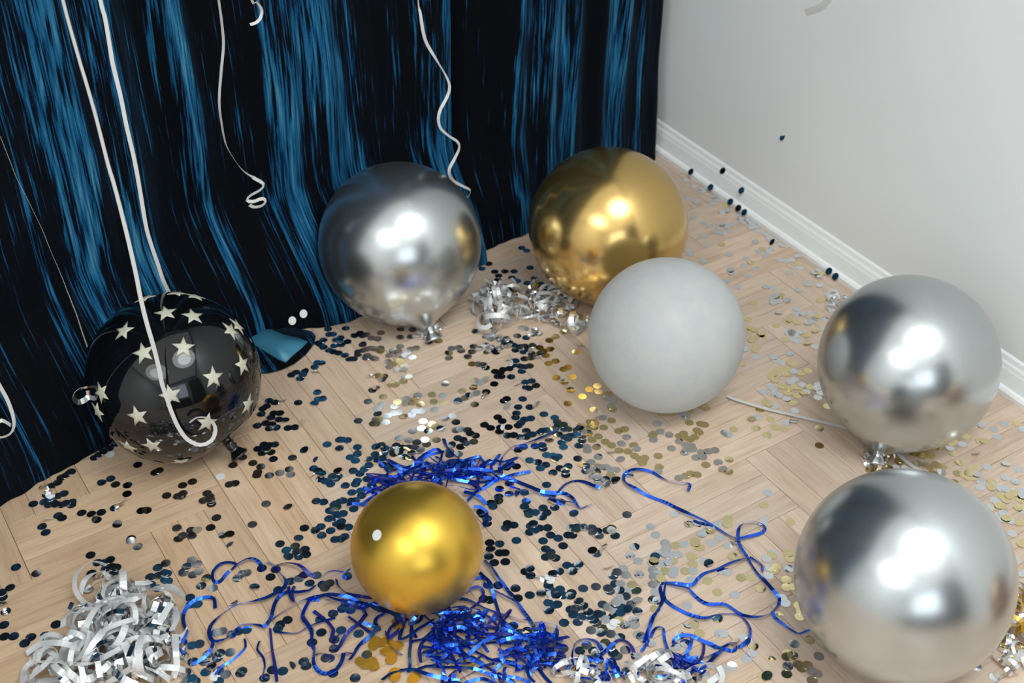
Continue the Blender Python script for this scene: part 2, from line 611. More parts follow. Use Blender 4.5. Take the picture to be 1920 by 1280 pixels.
FOLD_LIGHT_L = [(5, .3), (30, .62), (58, .3), (86, .62), (134, .92), (160, .75), (174, .25), (194, .3), (224, .85), (262, .85), (272, .12),  # light and dark of the folds, painted into the velvet; ridges follow them
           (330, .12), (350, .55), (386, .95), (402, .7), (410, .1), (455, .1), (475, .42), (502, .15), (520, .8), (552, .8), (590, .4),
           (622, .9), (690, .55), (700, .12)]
FOLD_LIGHT_M = [(735, .12), (752, .45), (790, .38), (806, .7), (842, .85)]
FOLD_LIGHT_R = [(800, .05), (850, .0), (955, .05), (962, .85), (986, .75), (1000, .35), (1026, .4), (1034, .95), (1078, .85), (1086, .05), (1128, .05), (1136, .95), (1176, .8), (1182, .1), (1203, .1), (1208, .6), (1218, .5), (1224, .05)]


def fold(x, z, ridges, seed):
    d = 0.0
    for rx, amp, w in ridges:
        sh = 0.02 * noise.noise(Vector((rx * 7 + seed, z * 1.3, 2.0)))
        q = (x - rx - sh) / w
        d += amp * math.exp(-q * q)
    damp = 0.22 + 0.78 * min(1.0, z / 0.45)
    d = d * damp - 0.008
    d += 0.010 * noise.noise(Vector((x * 9, z * 1.7, seed))) + 0.0035 * noise.noise(Vector((x * 34, z * 5, seed + 4))) + 0.002 * noise.noise(Vector((x * 70, z * 9, seed + 9)))
    return d


def curtain_panel(x0, x1, bands_px, ridges, offset, seed, name, label, lean=None):
    nx, nz = max(40, int((x1 - x0) / 0.0055)), 150
    top = 2.46
    zs = [0.001 + (top - 0.001) * (k / nz) ** 1.5 for k in range(nz + 1)]
    V, F, UV = [], [], []
    for z in zs:
        for i in range(nx + 1):
            u = i / nx
            x = x0 + (x1 - x0) * u
            if lean:
                x += lean(u, z)
            d = fold(x, z, ridges, seed) + offset
            foot = math.exp(-z / 0.02) * 0.006          # the hem breaks a little on the floor
            e = max(0.0, min(1.0, (z - 0.01) / 0.24))
            p = Vector((x, hem_y(min(x, 0.0)), z)) + CN * (d + foot - set_back(x) * e * e * (3 - 2 * e))
            p.x = min(p.x, -0.012)
            p.y = min(p.y, -0.02)
            p = dent(p)
            V.append(p)
            UV.append(((x1 - x0) * u, z))
    w = nx + 1
    for k in range(nz):
        for i in range(nx):
            F.append((k * w + i, k * w + i + 1, (k + 1) * w + i + 1, (k + 1) * w + i))
    bs = []
    for px, g in bands_px:
        bx = curtain_x(px) - x0
        if 0 <= bx <= x1 - x0:
            bs.append((bx, g))
    if bs[0][0] > 0.3:          # outside the frame the painted fold bands go on alike
        r2 = random.Random(seed)
        q, ext = 0.0, []
        while q < bs[0][0] - 0.06 and len(ext) < 31 - len(bs):
            ext.append((q, r2.choice((0.15, 0.3, 0.6, 0.9))))
            q += max(0.07, bs[0][0] / (31 - len(bs)))
        bs = ext + bs
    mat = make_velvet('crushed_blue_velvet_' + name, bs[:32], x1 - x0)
    o = obj('velvet_curtain', V, F, mat)
    lay = o.data.uv_layers.new(name='cloth')
    for lp in o.data.loops:
        lay.data[lp.index].uv = UV[lp.vertex_index]
    sol = o.modifiers.new('cloth_thickness', 'SOLIDIFY')
    sol.thickness = 0.0015
    sol.offset = -1
    tag(o, label, 'curtain', 'blue velvet curtain panels')
    return o, mat


def ridges_from(bands, lo=0.7, amp=0.022):
    out = []
    for px, g in bands:
        if g >= lo:
            out.append((curtain_x(px), amp * (0.5 + 0.7 * g), 0.026))
    return out


XE = curtain_x(843)
rl = ridges_from(FOLD_LIGHT_L + FOLD_LIGHT_M) + [(-1.75 - 0.17 * q, 0.03, 0.05) for q in range(9)]
cur_l, velvet_l = curtain_panel(-3.1, XE, (FOLD_LIGHT_L + FOLD_LIGHT_M)[::1][:31], rl, 0.006, 11.0, 'wide', 'wide crushed blue velvet curtain panel hanging behind the black star balloon')
rr = ridges_from(FOLD_LIGHT_R, 0.7, 0.026)
cur_r, velvet_r = curtain_panel(XE - 0.10, -0.026, FOLD_LIGHT_R, rr, -0.022, 23.0, 'narrow', 'narrow crushed blue velvet curtain panel next to the white wall',
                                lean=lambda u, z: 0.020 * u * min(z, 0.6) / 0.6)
# rod the panels hang from
rod_v, rod_f = [], []
for i in range(13):
    a = 2 * math.pi * i / 12
for k, x in enumerate((-3.2, -0.03)):
    c = Vector((x, hem_y(x), 2.475)) + CN * 0.02
    for i in range(12):
        a = 2 * math.pi * i / 12
        rod_v.append(c + Vector((0, 0.014 * math.cos(a), 0.014 * math.sin(a))))
rod_f = [(i, (i + 1) % 12, 12 + (i + 1) % 12, 12 + i) for i in range(12)] + [tuple(range(11, -1, -1)), tuple(range(12, 24))]
tag(obj('curtain_rod', rod_v, rod_f, M['rod']), 'thin dark metal rod carrying the blue velvet curtain', 'curtain rod')

# turned-over hem corner lying on the floor beside the star balloon
def slab(px_pts, z, t, name, mat, parent, ox=(0, 0, 0), bulge=0.0):
    pts = [at(px, py, z) for px, py in px_pts]
    c = sum(pts, Vector()) / len(pts)
    V = [p + Vector((0, 0, t)) for p in pts] + [Vector((p.x, p.y, max(0.0006, p.z - 0.001))) for p in pts]
    n = len(pts)
    V.append(c + Vector((0, 0, t + bulge)))
    F = [(2 * n, i, (i + 1) % n) for i in range(n)] + [(i, n + i, n + (i + 1) % n, (i + 1) % n) for i in range(n)] + [tuple(range(2 * n - 1, n - 1, -1))]
    return obj(name, [v - Vector(ox) for v in V], F, mat, parent)


flap = slab([(446, 604), (470, 600), (510, 606), (555, 617), (585, 623), (592, 632), (588, 645), (574, 663), (552, 681), (528, 692), (505, 698), (488, 699), (470, 690), (450, 660)],
            0.004, 0.003, 'hem_flap', None, cur_l, bulge=0.004)
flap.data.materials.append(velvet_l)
lay = flap.data.uv_layers.new(name='cloth')
for lp in flap.data.loops:
    co = flap.data.vertices[lp.vertex_index].co
    lay.data[lp.index].uv = (co.x + 3.1 - 0.1, co.y * 2 + 1.0)
lin = slab([(452, 612), (470, 611), (500, 614), (532, 628), (560, 634), (577, 641), (566, 652), (548, 667), (536, 679), (522, 674), (500, 661), (480, 648), (462, 636)],
           0.0095, 0.0012, 'hem_lining', M['lining'], flap, bulge=0.003)
lin['label'] = 'lighter teal lining turned up at the hem'

# ------------------------------------------------------------------ balloons
def frame(n):
    n = n.normalized()
    a = Vector((0, 0, 1)).cross(n)
    if a.length < 1e-3:
        a = Vector((1, 0, 0))
    a.normalize()
    return a, n.cross(a), n


def lathe(profile, n, seg=64):
    """profile: (distance along n, radius)"""
    a, b, n = frame(n)
    V, F = [], []
    for t, r in profile:
        for i in range(seg):
            q = 2 * math.pi * i / seg
            V.append(n * t + a * (r * math.cos(q)) + b * (r * math.sin(q)))
    for k in range(len(profile) - 1):
        for i in range(seg):
            j = (i + 1) % seg
            F.append((k * seg + i, k * seg + j, (k + 1) * seg + j, (k + 1) * seg + i))
    F.append(tuple(range(seg - 1, -1, -1)))
    F.append(tuple((len(profile) - 1) * seg + i for i in range(seg)))
    return V, F


def balloon(C, R, mat, neck_dir, name, label, stretch=1.0, tail=1.10, group=None):
    n = neck_dir.normalized()
    prof = []
    lim = 2.62
    K = 44
    for k in range(K + 1):
        p = 0.02 + (lim - 0.02) * k / K
        prof.append((-R * stretch * math.cos(p), R * math.sin(p)))
    t0, r0 = prof[-1]
    t1, r1 = R * stretch * tail, 0.0115
    d0 = (math.sin(lim), math.cos(lim))           # direction of travel on the sphere
    ln = (t1 - t0)
    for k in range(1, 11):
        s = k / 10
        m0r = d0[1] / max(1e-6, d0[0]) * ln
        h00, h10, h01, h11 = 2 * s ** 3 - 3 * s * s + 1, s ** 3 - 2 * s * s + s, -2 * s ** 3 + 3 * s * s, s ** 3 - s * s
        prof.append((t0 + ln * s, max(0.006, h00 * r0 + h10 * m0r * 0.55 + h01 * r1 + h11 * (-0.005))))
    root = tag(empty(name, (C.x, C.y, 0.0)), label, 'balloon', group or 'party balloons on the floor')
    z = Vector((0, 0, C.z))
    V, F = lathe(prof, n)
    low = min(v.z for v in V) + C.z
    body = obj('body', V, F, mat, root, loc=z)
    body.location = (0, 0, C.z + max(0.0, 0.0008 - low))
    q = t1
    V, F = lathe([(q - 0.002, 0.0105), (q + 0.004, 0.0075), (q + 0.009, 0.0095), (q + 0.013, 0.0072), (q + 0.018, 0.010), (q + 0.026, 0.0155), (q + 0.0285, 0.0165), (q + 0.030, 0.0150)], n, 20)
    zz = [v.z + C.z for v in V]
    lift = max(0.0, 0.001 - min(zz))
    obj('neck', [v + Vector((0, 0, lift)) for v in V], F, mat, root, loc=z)
    return root, body


def neck_to(key, px, py, z):
    return at(px, py, z) - B[key][0]


star_root, star_body = balloon(*B['black'], M['black'], neck_to('black', 452, 857, 0.018), 'star_balloon', 'shiny black balloon printed with cream five pointed stars', tail=0.985, group='party balloons on the floor')
balloon(*B['silver_back'], M['silver'], neck_to('silver_back', 806, 622, 0.02), 'balloon', 'chrome silver balloon resting against the blue curtain')
balloon(*B['gold_back'], M['gold'], Vector((0.1, 0.9, -0.45)), 'balloon', 'large chrome gold balloon behind the white balloon')
balloon(*B['white'], M['white_latex'], Vector((0.5, 0.7, -0.5)), 'balloon', 'matte white speckled balloon in front of the large gold one')
balloon(*B['silver_right'], M['silver'], neck_to('silver_right', 1650, 845, 0.02), 'balloon', 'chrome silver balloon touching the white baseboard')
balloon(*B['silver_front'], M['silver'], neck_to('silver_front', 1858, 1205, 0.02), 'balloon', 'largest chrome silver balloon at the lower right')
balloon(*B['gold_small'], M['pearl_gold'], Vector((0.35, 0.55, -0.62)), 'balloon', 'small pearly gold balloon lying on the blue ribbons', stretch=1.03)
# a further balloon out of frame by the wall, seen mirrored in the silver ones
balloon(Vector((-0.17, -1.86, 0.135)), 0.135, M['bronze'], Vector((0.2, -0.6, -0.55)), 'balloon', 'bronze balloon on the floor by the right wall, mirrored in the silver balloons')

# printed stars
SC, SR = B['black']
star_px = [(232, 621, 8), (311, 587, 0), (362, 593, 12), (332, 550, 0), (272, 559, 5), (211, 586, 25), (175, 638, 30), (269, 662, -8), (344, 652, 14), (400, 708, 5), (455, 684, -10),
           (433, 620, -25), (465, 759, 0), (320, 742, -4), (190, 737, -12), (258, 781, 4), (388, 793, 12), (285, 836, 8), (183, 772, -30), (446, 611, -30), (366, 556, -12), (340, 866, 0), (240, 838, -20)]
for px, py, ang in star_px:
    d = ray(px, py).normalized()
    oc = CAM - SC
    bq = oc.dot(d)
    D = bq * bq - (oc.dot(oc) - SR * SR)
    if D < 0:
        continue
    P = CAM + d * (-bq - math.sqrt(D))
    n = (P - SC).normalized()
    right = d.cross(Vector((0, 0, 1))).normalized()
    upv = right.cross(d).normalized()
    up_t = (upv - n * upv.dot(n))
    up_t = up_t.normalized()
    rt = up_t.cross(n).normalized()
    V, F = [], []

    def sphere_pt(r, a, h):
        a += math.radians(ang)
        t = rt * (r * math.sin(a)) + up_t * (r * math.cos(a))
        return (n * SR + t).normalized() * (SR + h)
    R1, R2 = 0.0185, 0.0076
    V.append(n * (SR + 0.0007))
    ring = []
    for i in range(10):
        ring.append((R1 if i % 2 == 0 else R2, 2 * math.pi * i / 10))
    for sc_ in (0.5, 1.0):
        for r, a in ring:
            V.append(sphere_pt(r * sc_, a, 0.0007))
    for r, a in ring:
        V.append(sphere_pt(r, a, -0.0004))
    for i in range(10):
        j = (i + 1) % 10
        F += [(0, 1 + j, 1 + i), (1 + i, 1 + j, 11 + j, 11 + i), (11 + i, 11 + j, 21 + j, 21 + i)]
    obj('star', V, F, M['star'], star_body)

# ------------------------------------------------------------------ hanging ribbons
def hang(name, px_pts, p0, n, width, mat, label, tw, cat='ribbon', to_ceiling=False, top_shift=0.0, group='curling ribbons hanging by the curtain'):
    pts = [on_plane(px, py, p0, n) for px, py in px_pts]
    if to_ceiling:
        t = pts[0]
        pts = [Vector((t.x, t.y, CEIL)), Vector((t.x, t.y, (CEIL + t.z) / 2)), Vector((t.x, t.y, t.z + 0.12))] + pts
    path = spline(pts, 0.006)
    tail = sum((b - a).length for a, b in zip(path, path[1:]))
    V, F = ribbon_mesh(path, width, n, lambda s, i: tw(s, tail), clamp=True)
    root = Vector((path[-1].x, path[-1].y, path[-1].z))
    o = obj(name, [v - root for v in V], F, mat, loc=root, smooth=False)
    return tag(o, label, cat, group)


CF = lambda off: (CP + CN * off, CN)
hd = Vector((CAM.x - SC.x, CAM.y - SC.y, 0)).normalized()
hp = SC + hd * (SR + 0.010)
hn = Vector((CAM.x - hp.x, CAM.y - hp.y, 0)).normalized()
hang('hanging_ribbon', [(118, 0), (148, 110), (160, 150), (180, 220), (203, 310), (215, 350), (238, 440), (254, 510), (264, 560), (275, 605), (288, 650), (298, 690), (304, 720), (314, 750), (320, 768),
                        (334, 800), (352, 824), (376, 834), (396, 826), (404, 808), (400, 793), (386, 783), (368, 783), (356, 792)],
     hp, hn, 0.0062, M['white_ribbon'], 'long white ribbon hanging in front of the star balloon, ending in a curl', lambda s, L: 0.45 + 0.55 * math.sin(s * 4.2 + 0.4) + max(0, (s - L + 0.3)) * 2.2, to_ceiling=True)
hang('hanging_ribbon', [(188, 0), (197, 35), (208, 100), (211, 118), (226, 180), (238, 240), (252, 300), (263, 360), (274, 425), (284, 460), (296, 495), (306, 525), (318, 552), (322, 575)],
     *CF(-0.03), 0.0062, M['white_ribbon'], 'white ribbon falling behind the top of the star balloon', lambda s, L: 0.35 * math.sin(s * 5), to_ceiling=True)
hang('hanging_ribbon', [(410, 0), (416, 45), (419, 85), (415, 130), (411, 190), (416, 235), (424, 272), (440, 300), (456, 320), (475, 333), (494, 345), (488, 356), (470, 366), (463, 375), (474, 378), (492, 372), (498, 378), (490, 386), (476, 388), (468, 384)],
     *CF(-0.05), 0.0058, M['white_ribbon'], 'white ribbon with a small coil at its lower end against the blue velvet', lambda s, L: 0.9 + 0.9 * math.sin(s * 5.2 + 3.6) if s < L - 0.16 else 0.25, to_ceiling=True)
hang('hanging_ribbon', [(470, -4), (480, 3), (489, 14), (491, 24), (487, 36), (479, 43), (469, 46)],
     *CF(-0.05), 0.0050, M['white_ribbon'], 'short white ribbon tip curling in at the top edge', lambda s, L: 0.5 + s * 4, to_ceiling=True)
hang('hanging_ribbon', [(784, 0), (788, 25), (793, 58), (798, 76), (806, 92), (822, 118), (838, 146), (843, 164), (838, 182), (826, 205), (822, 222), (826, 240), (842, 255), (858, 266), (861, 278), (852, 298), (843, 315), (843, 328), (852, 340), (868, 349), (882, 357), (878, 368), (866, 378)],
     *CF(0.0), 0.0056, M['white_ribbon'], 'white zigzag ribbon dangling above the silver balloon by the curtain', lambda s, L: 0.75 * math.sin(s * 38 + 0.5), to_ceiling=True)
hang('hanging_ribbon', [(-8, 240), (0, 255), (18, 300), (32, 336), (50, 370), (65, 401), (79, 430), (95, 470), (114, 514), (128, 550), (144, 591), (155, 625), (164, 650)],
     *CF(-0.04), 0.0050, M['white_ribbon'], 'thin white ribbon seen edge on along the left of the curtain', lambda s, L: 1.36 - max(0, s - L + 0.22) * 2.4, to_ceiling=True)
hang('hanging_ribbon', [(-60, 600), (-24, 680), (0, 724), (14, 750), (24, 778), (26, 800), (18, 814), (0, 820), (-12, 812), (-10, 795), (4, 788), (20, 797)],
     *CF(0.02), 0.0060, M['white_ribbon'], 'white ribbon loop at the left edge of the picture', lambda s, L: 0.5 + 0.4 * math.sin(s * 20), to_ceiling=True)
hang('ribbon_curl', [(166, 726), (152, 728), (141, 736), (139, 746), (146, 754), (158, 750), (167, 742), (166, 732)],
     *CF(0.055), 0.0085, M['tinsel_mirror'], 'small silver ribbon curl against the curtain left of the star balloon', lambda s, L: 0.6, group='loose ribbon curls')
wn = Vector((-1, 0, 0))
hang('hanging_ribbon', [(1556, -12), (1552, 0), (1544, 10), (1532, 17), (1520, 21), (1510, 24)],
     Vector((-0.22, 0, 0)), wn, 0.012, M['white_ribbon'], 'pale ribbon tip hanging in front of the white wall', lambda s, L: 0.1, to_ceiling=True)


def floor_ribbon(name, px_pts, width, mat, label, group, lift=0.002, tw=0.4, seed=0):
    pts = [at(px, py, lift) for px, py in px_pts]
    path = spline(pts, 0.006)
    V, F = ribbon_mesh(path, width, (0, 0, 1), lambda s, i: tw * math.sin(s * 9 + seed))
    root = path[0].copy()
    root.z = 0
    return tag(obj(name, [v - root for v in V], F, mat, loc=root, smooth=False), label, 'ribbon', group)


floor_ribbon('floor_ribbon', [(1364, 741), (1372, 746), (1400, 755), (1440, 767), (1480, 776), (1530, 788), (1580, 800), (1610, 810), (1640, 826)], 0.0078, M['white_ribbon'],
             'flat white ribbon on the floor running under the right silver balloon', 'white ribbons on the floor', 0.004, 0.15, 1.2)
floor_ribbon('floor_ribbon', [(1660, 832), (1674, 842), (1692, 858), (1712, 874), (1736, 888)], 0.0080, M['white_ribbon'],
             'short white ribbon between the two silver balloons at the right', 'white ribbons on the floor', 0.006, 0.1, 0.2)

# ------------------------------------------------------------------ blue ribbons
def crop(ox, oy, s, pts):
    return [(ox + x / s, oy + y / s) for x, y in pts]


def P_(txt):
    return [tuple(float(c) for c in t.split(',')) for t in txt.split()]


def headroom(p):
    """height free under the balloons at this spot of the floor"""
    top = 9.0
    for C, Rb in B.values():
        d = math.hypot(p.x - C.x, p.y - C.y)
        if d < Rb:
            top = min(top, C.z - math.sqrt(Rb * Rb - d * d))
    return top


def hits_balloon(p, gap):
    return any((p - C).length < Rb + gap for C, Rb in B.values())


def strand(px_pts, width, mat, parent, hmax, seed, lift=0.002):
    r = random.Random(seed)
    n = len(px_pts)
    ph, fr = r.uniform(0, 6.28), r.uniform(0.7, 1.5)
    pts = []
    for i, (px, py) in enumerate(px_pts):
        z = lift + hmax * (0.5 + 0.5 * math.sin(ph + fr * i)) ** 1.5
        z = max(0.0015, min(z, headroom(at(px, py, z)) - 0.004))
        pts.append(at(px, py, z))
    path = spline(pts, 0.0055)
    tb, ta, tf, tp = r.uniform(-0.2, 0.3), r.uniform(0.4, 0.95), r.uniform(12, 30), r.uniform(0, 6.28)
    V, F = ribbon_mesh(path, width, (0, 0, 1), lambda s, i: tb + ta * math.sin(tf * s + tp) + 0.25 * math.sin(3.1 * tf * s))
    o = parent.location if parent is not None else Vector((path[0].x, path[0].y, 0))
    return obj('ribbon_strand' if parent is not None else 'blue_ribbon', [v - Vector(o) for v in V], F, mat, parent, smooth=False, loc=None if parent is not None else o)


LOOSE = [
    (crop(1140, 780, 4.795, P_('720,670 738,625 730,598 690,600 610,585 500,560 400,505 320,480 250,475 190,490 150,520 142,570 180,610 260,655 360,715 520,780 640,835 740,880 860,935 960,995 1080,1065 1170,1095 1280,1075 1390,1045 1412,1000 1380,965 1290,940 1210,965 1175,1010 1170,1095 1190,1170 1250,1260'))
     + crop(1220, 960, 4.795, P_('900,460 960,550 1030,620 1100,700 1155,770 1150,830 1095,890 1030,925 930,940 820,920 740,870 690,835 640,825 520,825 440,790 380,730 330,680 240,660 160,640 110,635')),
     'longest blue foil ribbon, looping across the bare floor right of centre', 0.006),
    (crop(1220, 960, 4.795, P_('135,640 120,720 130,790 200,850 300,900 400,935 490,950 560,930 640,910 760,915 830,950 880,1010 897,1060 890,1130 840,1185 790,1215')), 'blue foil ribbon bowing below the longest loop', 0.005),
    (crop(1220, 960, 4.795, P_('110,635 85,680 105,770 100,820 50,900 10,980 -20,1060 -60,1150')), 'blue foil ribbon dropping down through the dark confetti heap', 0.005),
    (crop(1220, 960, 4.795, P_('880,405 800,425 700,460 600,510 490,545 430,590 390,640 340,655 240,640 130,635')), 'blue foil ribbon arching over the pale confetti right of centre', 0.005),
    (crop(1220, 960, 4.795, P_('890,400 960,445 1005,490 1000,530')), 'short blue foil ribbon end beside the longest loop', 0.004),
    (crop(1220, 960, 4.795, P_('1095,890 1120,950 1200,1010 1280,1070 1340,1090 1400,1065 1445,1055')), 'dark blue ribbon running under the largest silver balloon', 0.004),
    (crop(880, 780, 6, P_('980,150 900,200 800,240 700,280 600,310 500,340 420,400 370,460 345,540 335,640')), 'blue foil ribbon rising from the tangle through dark confetti above', 0.006),
    (crop(880, 780, 6, P_('1000,850 1060,780 1130,740 1230,725 1330,750 1420,790 1470,800')), 'blue foil ribbon arched to the right of the upper tangle', 0.006),
    (crop(340, 1000, 4.571, P_('410,320 370,370 340,410 290,420 265,370 280,310 340,255 420,245 470,262')), 'small blue ribbon hook left of the gold balloon', 0.004),
    (crop(340, 1000, 4.571, P_('290,640 280,560 220,545 140,560 70,610 20,690 20,770 45,830 20,900 0,980 20,1040')), 'blue foil ribbon curving beside the silver tinsel heap', 0.005),
    (crop(340, 1000, 4.571, P_('540,900 550,970 480,1050 400,1110 340,1140 290,1210')), 'thin blue ribbon wisp at the lower left of the tangle', 0.002),
    (crop(340, 1000, 4.571, P_('670,920 650,990 700,1060 715,1140 690,1230')), 'short wavy dark blue ribbon below the left strands', 0.002),
]
for i, (pts, label, h) in enumerate(LOOSE):
    w = 0.0034 if 'thin' in label or 'wavy' in label else 0.0054
    o = strand(pts, w, M['blue_foil'], None, h, 40 + i)
    tag(o, label, 'ribbon', 'loose blue foil ribbons')

T1 = [(880, 780, 6, '0,720 150,740 260,720 370,700 480,660 580,640 690,620'), (880, 780, 6, '400,700 500,720 600,760 700,800 800,840 900,860 1000,860 1080,870 1150,910 1190,960 1220,1010 1260,1035 1310,1010 1380,985'),
      (880, 780, 6, '460,790 560,820 640,840 760,850 850,880 960,920 1060,950 1170,970'), (880, 780, 6, '-60,830 100,820 200,760 300,700 400,660'), (880, 780, 6, '-60,850 70,880 140,930 190,990'),
      (880, 780, 6, '50,1020 120,1020 180,1060 200,1120 180,1240'), (880, 780, 6, '-20,950 80,850 180,800 300,720'),
      (560, 780, 6, '1630,250 1660,330 1720,400 1780,450 1840,510'), (560, 780, 6, '980,700 1000,640 1080,600 1180,580 1290,550 1350,480 1450,410 1550,370 1610,410 1600,480 1560,540 1480,590 1380,620'),
      (560, 780, 6, '1020,790 1060,710 1150,640 1260,600 1350,540 1420,460 1520,420 1640,395'), (560, 780, 6, '1780,560 1830,510 1900,490 1980,475 2050,480 2085,540 2040,600 1960,640'),
      (560, 780, 6, '1540,450 1650,510 1740,550 1800,600 1900,620 2000,640'), (560, 780, 6, '760,870 850,810 960,820 1060,800 1180,790 1300,750'), (560, 780, 6, '1100,780 1180,720 1300,680 1450,690 1600,640 1750,580 1900,570'),
      (560, 780, 6, '1320,600 1420,640 1560,660 1700,700 1850,740 2000,760'), (560, 780, 6, '770,960 830,900 900,840 1000,850 1100,780'), (560, 780, 6, '540,990 600,985 700,985 790,1010'),
      (560, 780, 6, '1300,640 1260,720 1330,760 1480,740 1620,760'), (560, 780, 6, '1700,600 1760,680 1880,690 1990,660 2080,690 2200,700')]
T2 = [(340, 1000, 4.571, '430,310 480,260 560,215 620,215 670,250 700,300'), (340, 1000, 4.571, '790,290 820,270 900,250 1000,265 1060,310 1100,350 1140,360'),
      (340, 1000, 4.571, '730,240 800,270 850,340 895,390 890,450 820,500 720,550 600,580 500,600 400,650 310,720 250,790 240,860 270,920 350,910 420,870 480,800 540,775 620,775 720,800'),
      (340, 1000, 4.571, '270,930 260,980 210,1050 150,1090 90,1120'), (340, 1000, 4.571, '1180,380 1250,330 1330,320 1400,330 1450,300'), (340, 1000, 4.571, '700,800 760,740 800,600 840,540 900,500 1000,500 1100,480 1150,440'),
      (340, 1000, 4.571, '770,740 850,680 940,620 1040,570 1130,540 1180,530'), (340, 1000, 4.571, '760,810 770,900 780,1000 800,1120 820,1270'), (340, 1000, 4.571, '800,840 900,850 990,850 1080,800 1180,760 1320,720'),
      (340, 1000, 4.571, '1110,550 1060,640 1040,720 1100,800 1120,870 1110,940 1140,990 1130,1090 1160,1160 1230,1200 1330,1160 1380,1080 1390,1020'), (340, 1000, 4.571, '1140,1040 1200,1020 1300,1040 1400,1020 1480,1030'),
      (340, 1000, 4.571, '1330,390 1340,440 1400,500 1480,560 1560,600 1600,590'), (340, 1000, 4.571, '1220,520 1320,560 1440,590 1560,600 1640,610 1760,660 1880,700'), (340, 1000, 4.571, '1590,680 1520,770 1440,830 1390,900 1360,960 1320,1000'),
      (340, 1000, 4.571, '1430,710 1500,760 1580,820 1650,870'), (340, 1000, 4.571, '1700,790 1600,890 1520,960 1480,1030 1440,1080'), (340, 1000, 4.571, '920,450 930,530 965,580 950,500 970,450'),
      (700, 1000, 4.267, '890,210 950,270 1000,350 1040,400 1080,460 1120,500'), (700, 1000, 4.267, '850,310 920,380 950,440 970,520 1000,620 1030,720 1040,820'), (700, 1000, 4.267, '820,355 900,355 940,400'),
      (700, 1000, 4.267, '930,440 1000,470 1080,510 1150,550 1200,620 1250,690 1290,760 1330,860 1350,930'), (700, 1000, 4.267, '680,520 760,530 860,580 960,620 1060,650 1160,680 1230,690'),
      (700, 1000, 4.267, '740,470 780,440 840,425 880,460 870,520 830,560 780,600'), (700, 1000, 4.267, '1290,710 1400,715 1470,740 1450,800 1390,880 1340,920'), (700, 1000, 4.267, '720,620 780,600 850,610 850,650 800,670 740,650'),
      (700, 1000, 4.267, '920,690 1000,680 1060,720 1130,790 1220,850 1300,890'), (700, 1000, 4.267, '300,760 300,870 290,960 295,1050 280,1110'), (700, 1000, 4.267, '100,780 130,870 180,920 230,970'),
      (700, 1000, 4.267, '0,590 80,610 160,640 220,690'), (700, 1000, 4.267, '340,1090 420,1060 500,1050 560,990 590,960'), (700, 1000, 4.267, '560,830 600,920 650,1020 700,1110'), (700, 1000, 4.267, '310,860 400,840 470,780 530,750'),
      (700, 1000, 4.267, '380,1030 370,940 400,860 480,810 560,830'), (700, 1000, 4.267, '700,870 780,920 870,970 950,1010 1050,1020 1150,1040'), (700, 1000, 4.267, '70,1170 150,1110 230,1090 320,1085 420,1120 540,1150 690,1180'),
      (700, 1000, 4.267, '1600,1100 1590,980 1620,870 1690,840 1780,860 1830,920'), (700, 1000, 4.267, '1600,1010 1700,980 1800,980 1900,900'), (700, 1000, 4.267, '1380,900 1420,970 1500,1030 1560,1060')]
T3 = [(1220, 1120, 5.647, '240,490 250,450 300,410 370,395 460,410 540,455 640,490 740,535 820,490 880,480 910,510 900,550 850,565 780,545'), (1220, 1120, 5.647, '1040,440 990,480 940,520'),
      (1220, 1120, 5.647, '780,530 700,600 620,680 550,715 460,730 420,800 370,870 330,895'), (1220, 1120, 5.647, '435,430 420,510 380,590 340,670 310,700'),
      (1220, 1120, 5.647, '0,420 20,370 60,315 120,315 140,350 150,450 190,560 230,650 290,700 350,720'), (1220, 1120, 5.647, '560,480 565,540 545,620 500,690 460,740 440,790'), (1220, 1120, 5.647, '380,680 520,640 620,615 720,575'),
      (1220, 1120, 5.647, '0,640 60,710 130,745 200,720 290,700'), (1220, 1120, 5.647, '60,840 160,830 260,820 340,850'), (1220, 1120, 5.647, '240,660 290,690 340,690 300,740 340,770 400,730'),
      (1000, 1150, 8, '1840,0 1780,60 1740,180 1720,300 1730,400 1680,480 1620,570'), (1000, 1150, 8, '1220,430 1300,390 1400,420 1470,490 1510,580'), (1000, 1150, 8, '1000,620 1080,560 1150,490 1220,430')]


def tangle(name, lists, blobs, loc_px, label, seed, hmax):
    c = at(*loc_px)
    root = tag(empty(name, (c.x, c.y, 0.0)), label, 'ribbon tangle', 'blue foil ribbon tangles')
    r = random.Random(seed)
    for i, (ox, oy, s, txt) in enumerate(lists):
        strand(crop(ox, oy, s, P_(txt)), r.choice((0.0048, 0.0055, 0.0060)), M['blue_foil'] if r.random() < 0.8 else M['blue_dull'], root, hmax * r.uniform(0.3, 1.0), seed * 100 + i, lift=0.003)
    for cx, cy_, sx, sy_, n in blobs:
        for k in range(n):
            a = r.uniform(0, 6.28)
            q = math.sqrt(r.random())
            px, py = cx + sx * q * math.cos(a), cy_ + sy_ * q * math.sin(a)
            h = r.uniform(0, 6.28)
            pts = []
            turn = r.uniform(-0.5, 0.5)
            for m in range(r.randint(5, 10)):
                pts.append((px, py))
                stp = r.uniform(12, 30)
                px += stp * math.cos(h)
                py += stp * 0.7 * math.sin(h)
                if abs(px - cx) > sx or abs(py - cy_) > sy_:
                    h = math.atan2(cy_ - py, cx - px) + r.uniform(-0.6, 0.6)
                h += turn + r.uniform(-0.35, 0.35)
            strand(pts, r.choice((0.0042, 0.0050, 0.0056)), M['blue_foil'] if r.random() < 0.78 else M['blue_dull'], root, hmax * r.uniform(0.5, 1.6), r.randint(0, 10 ** 6), lift=0.003)


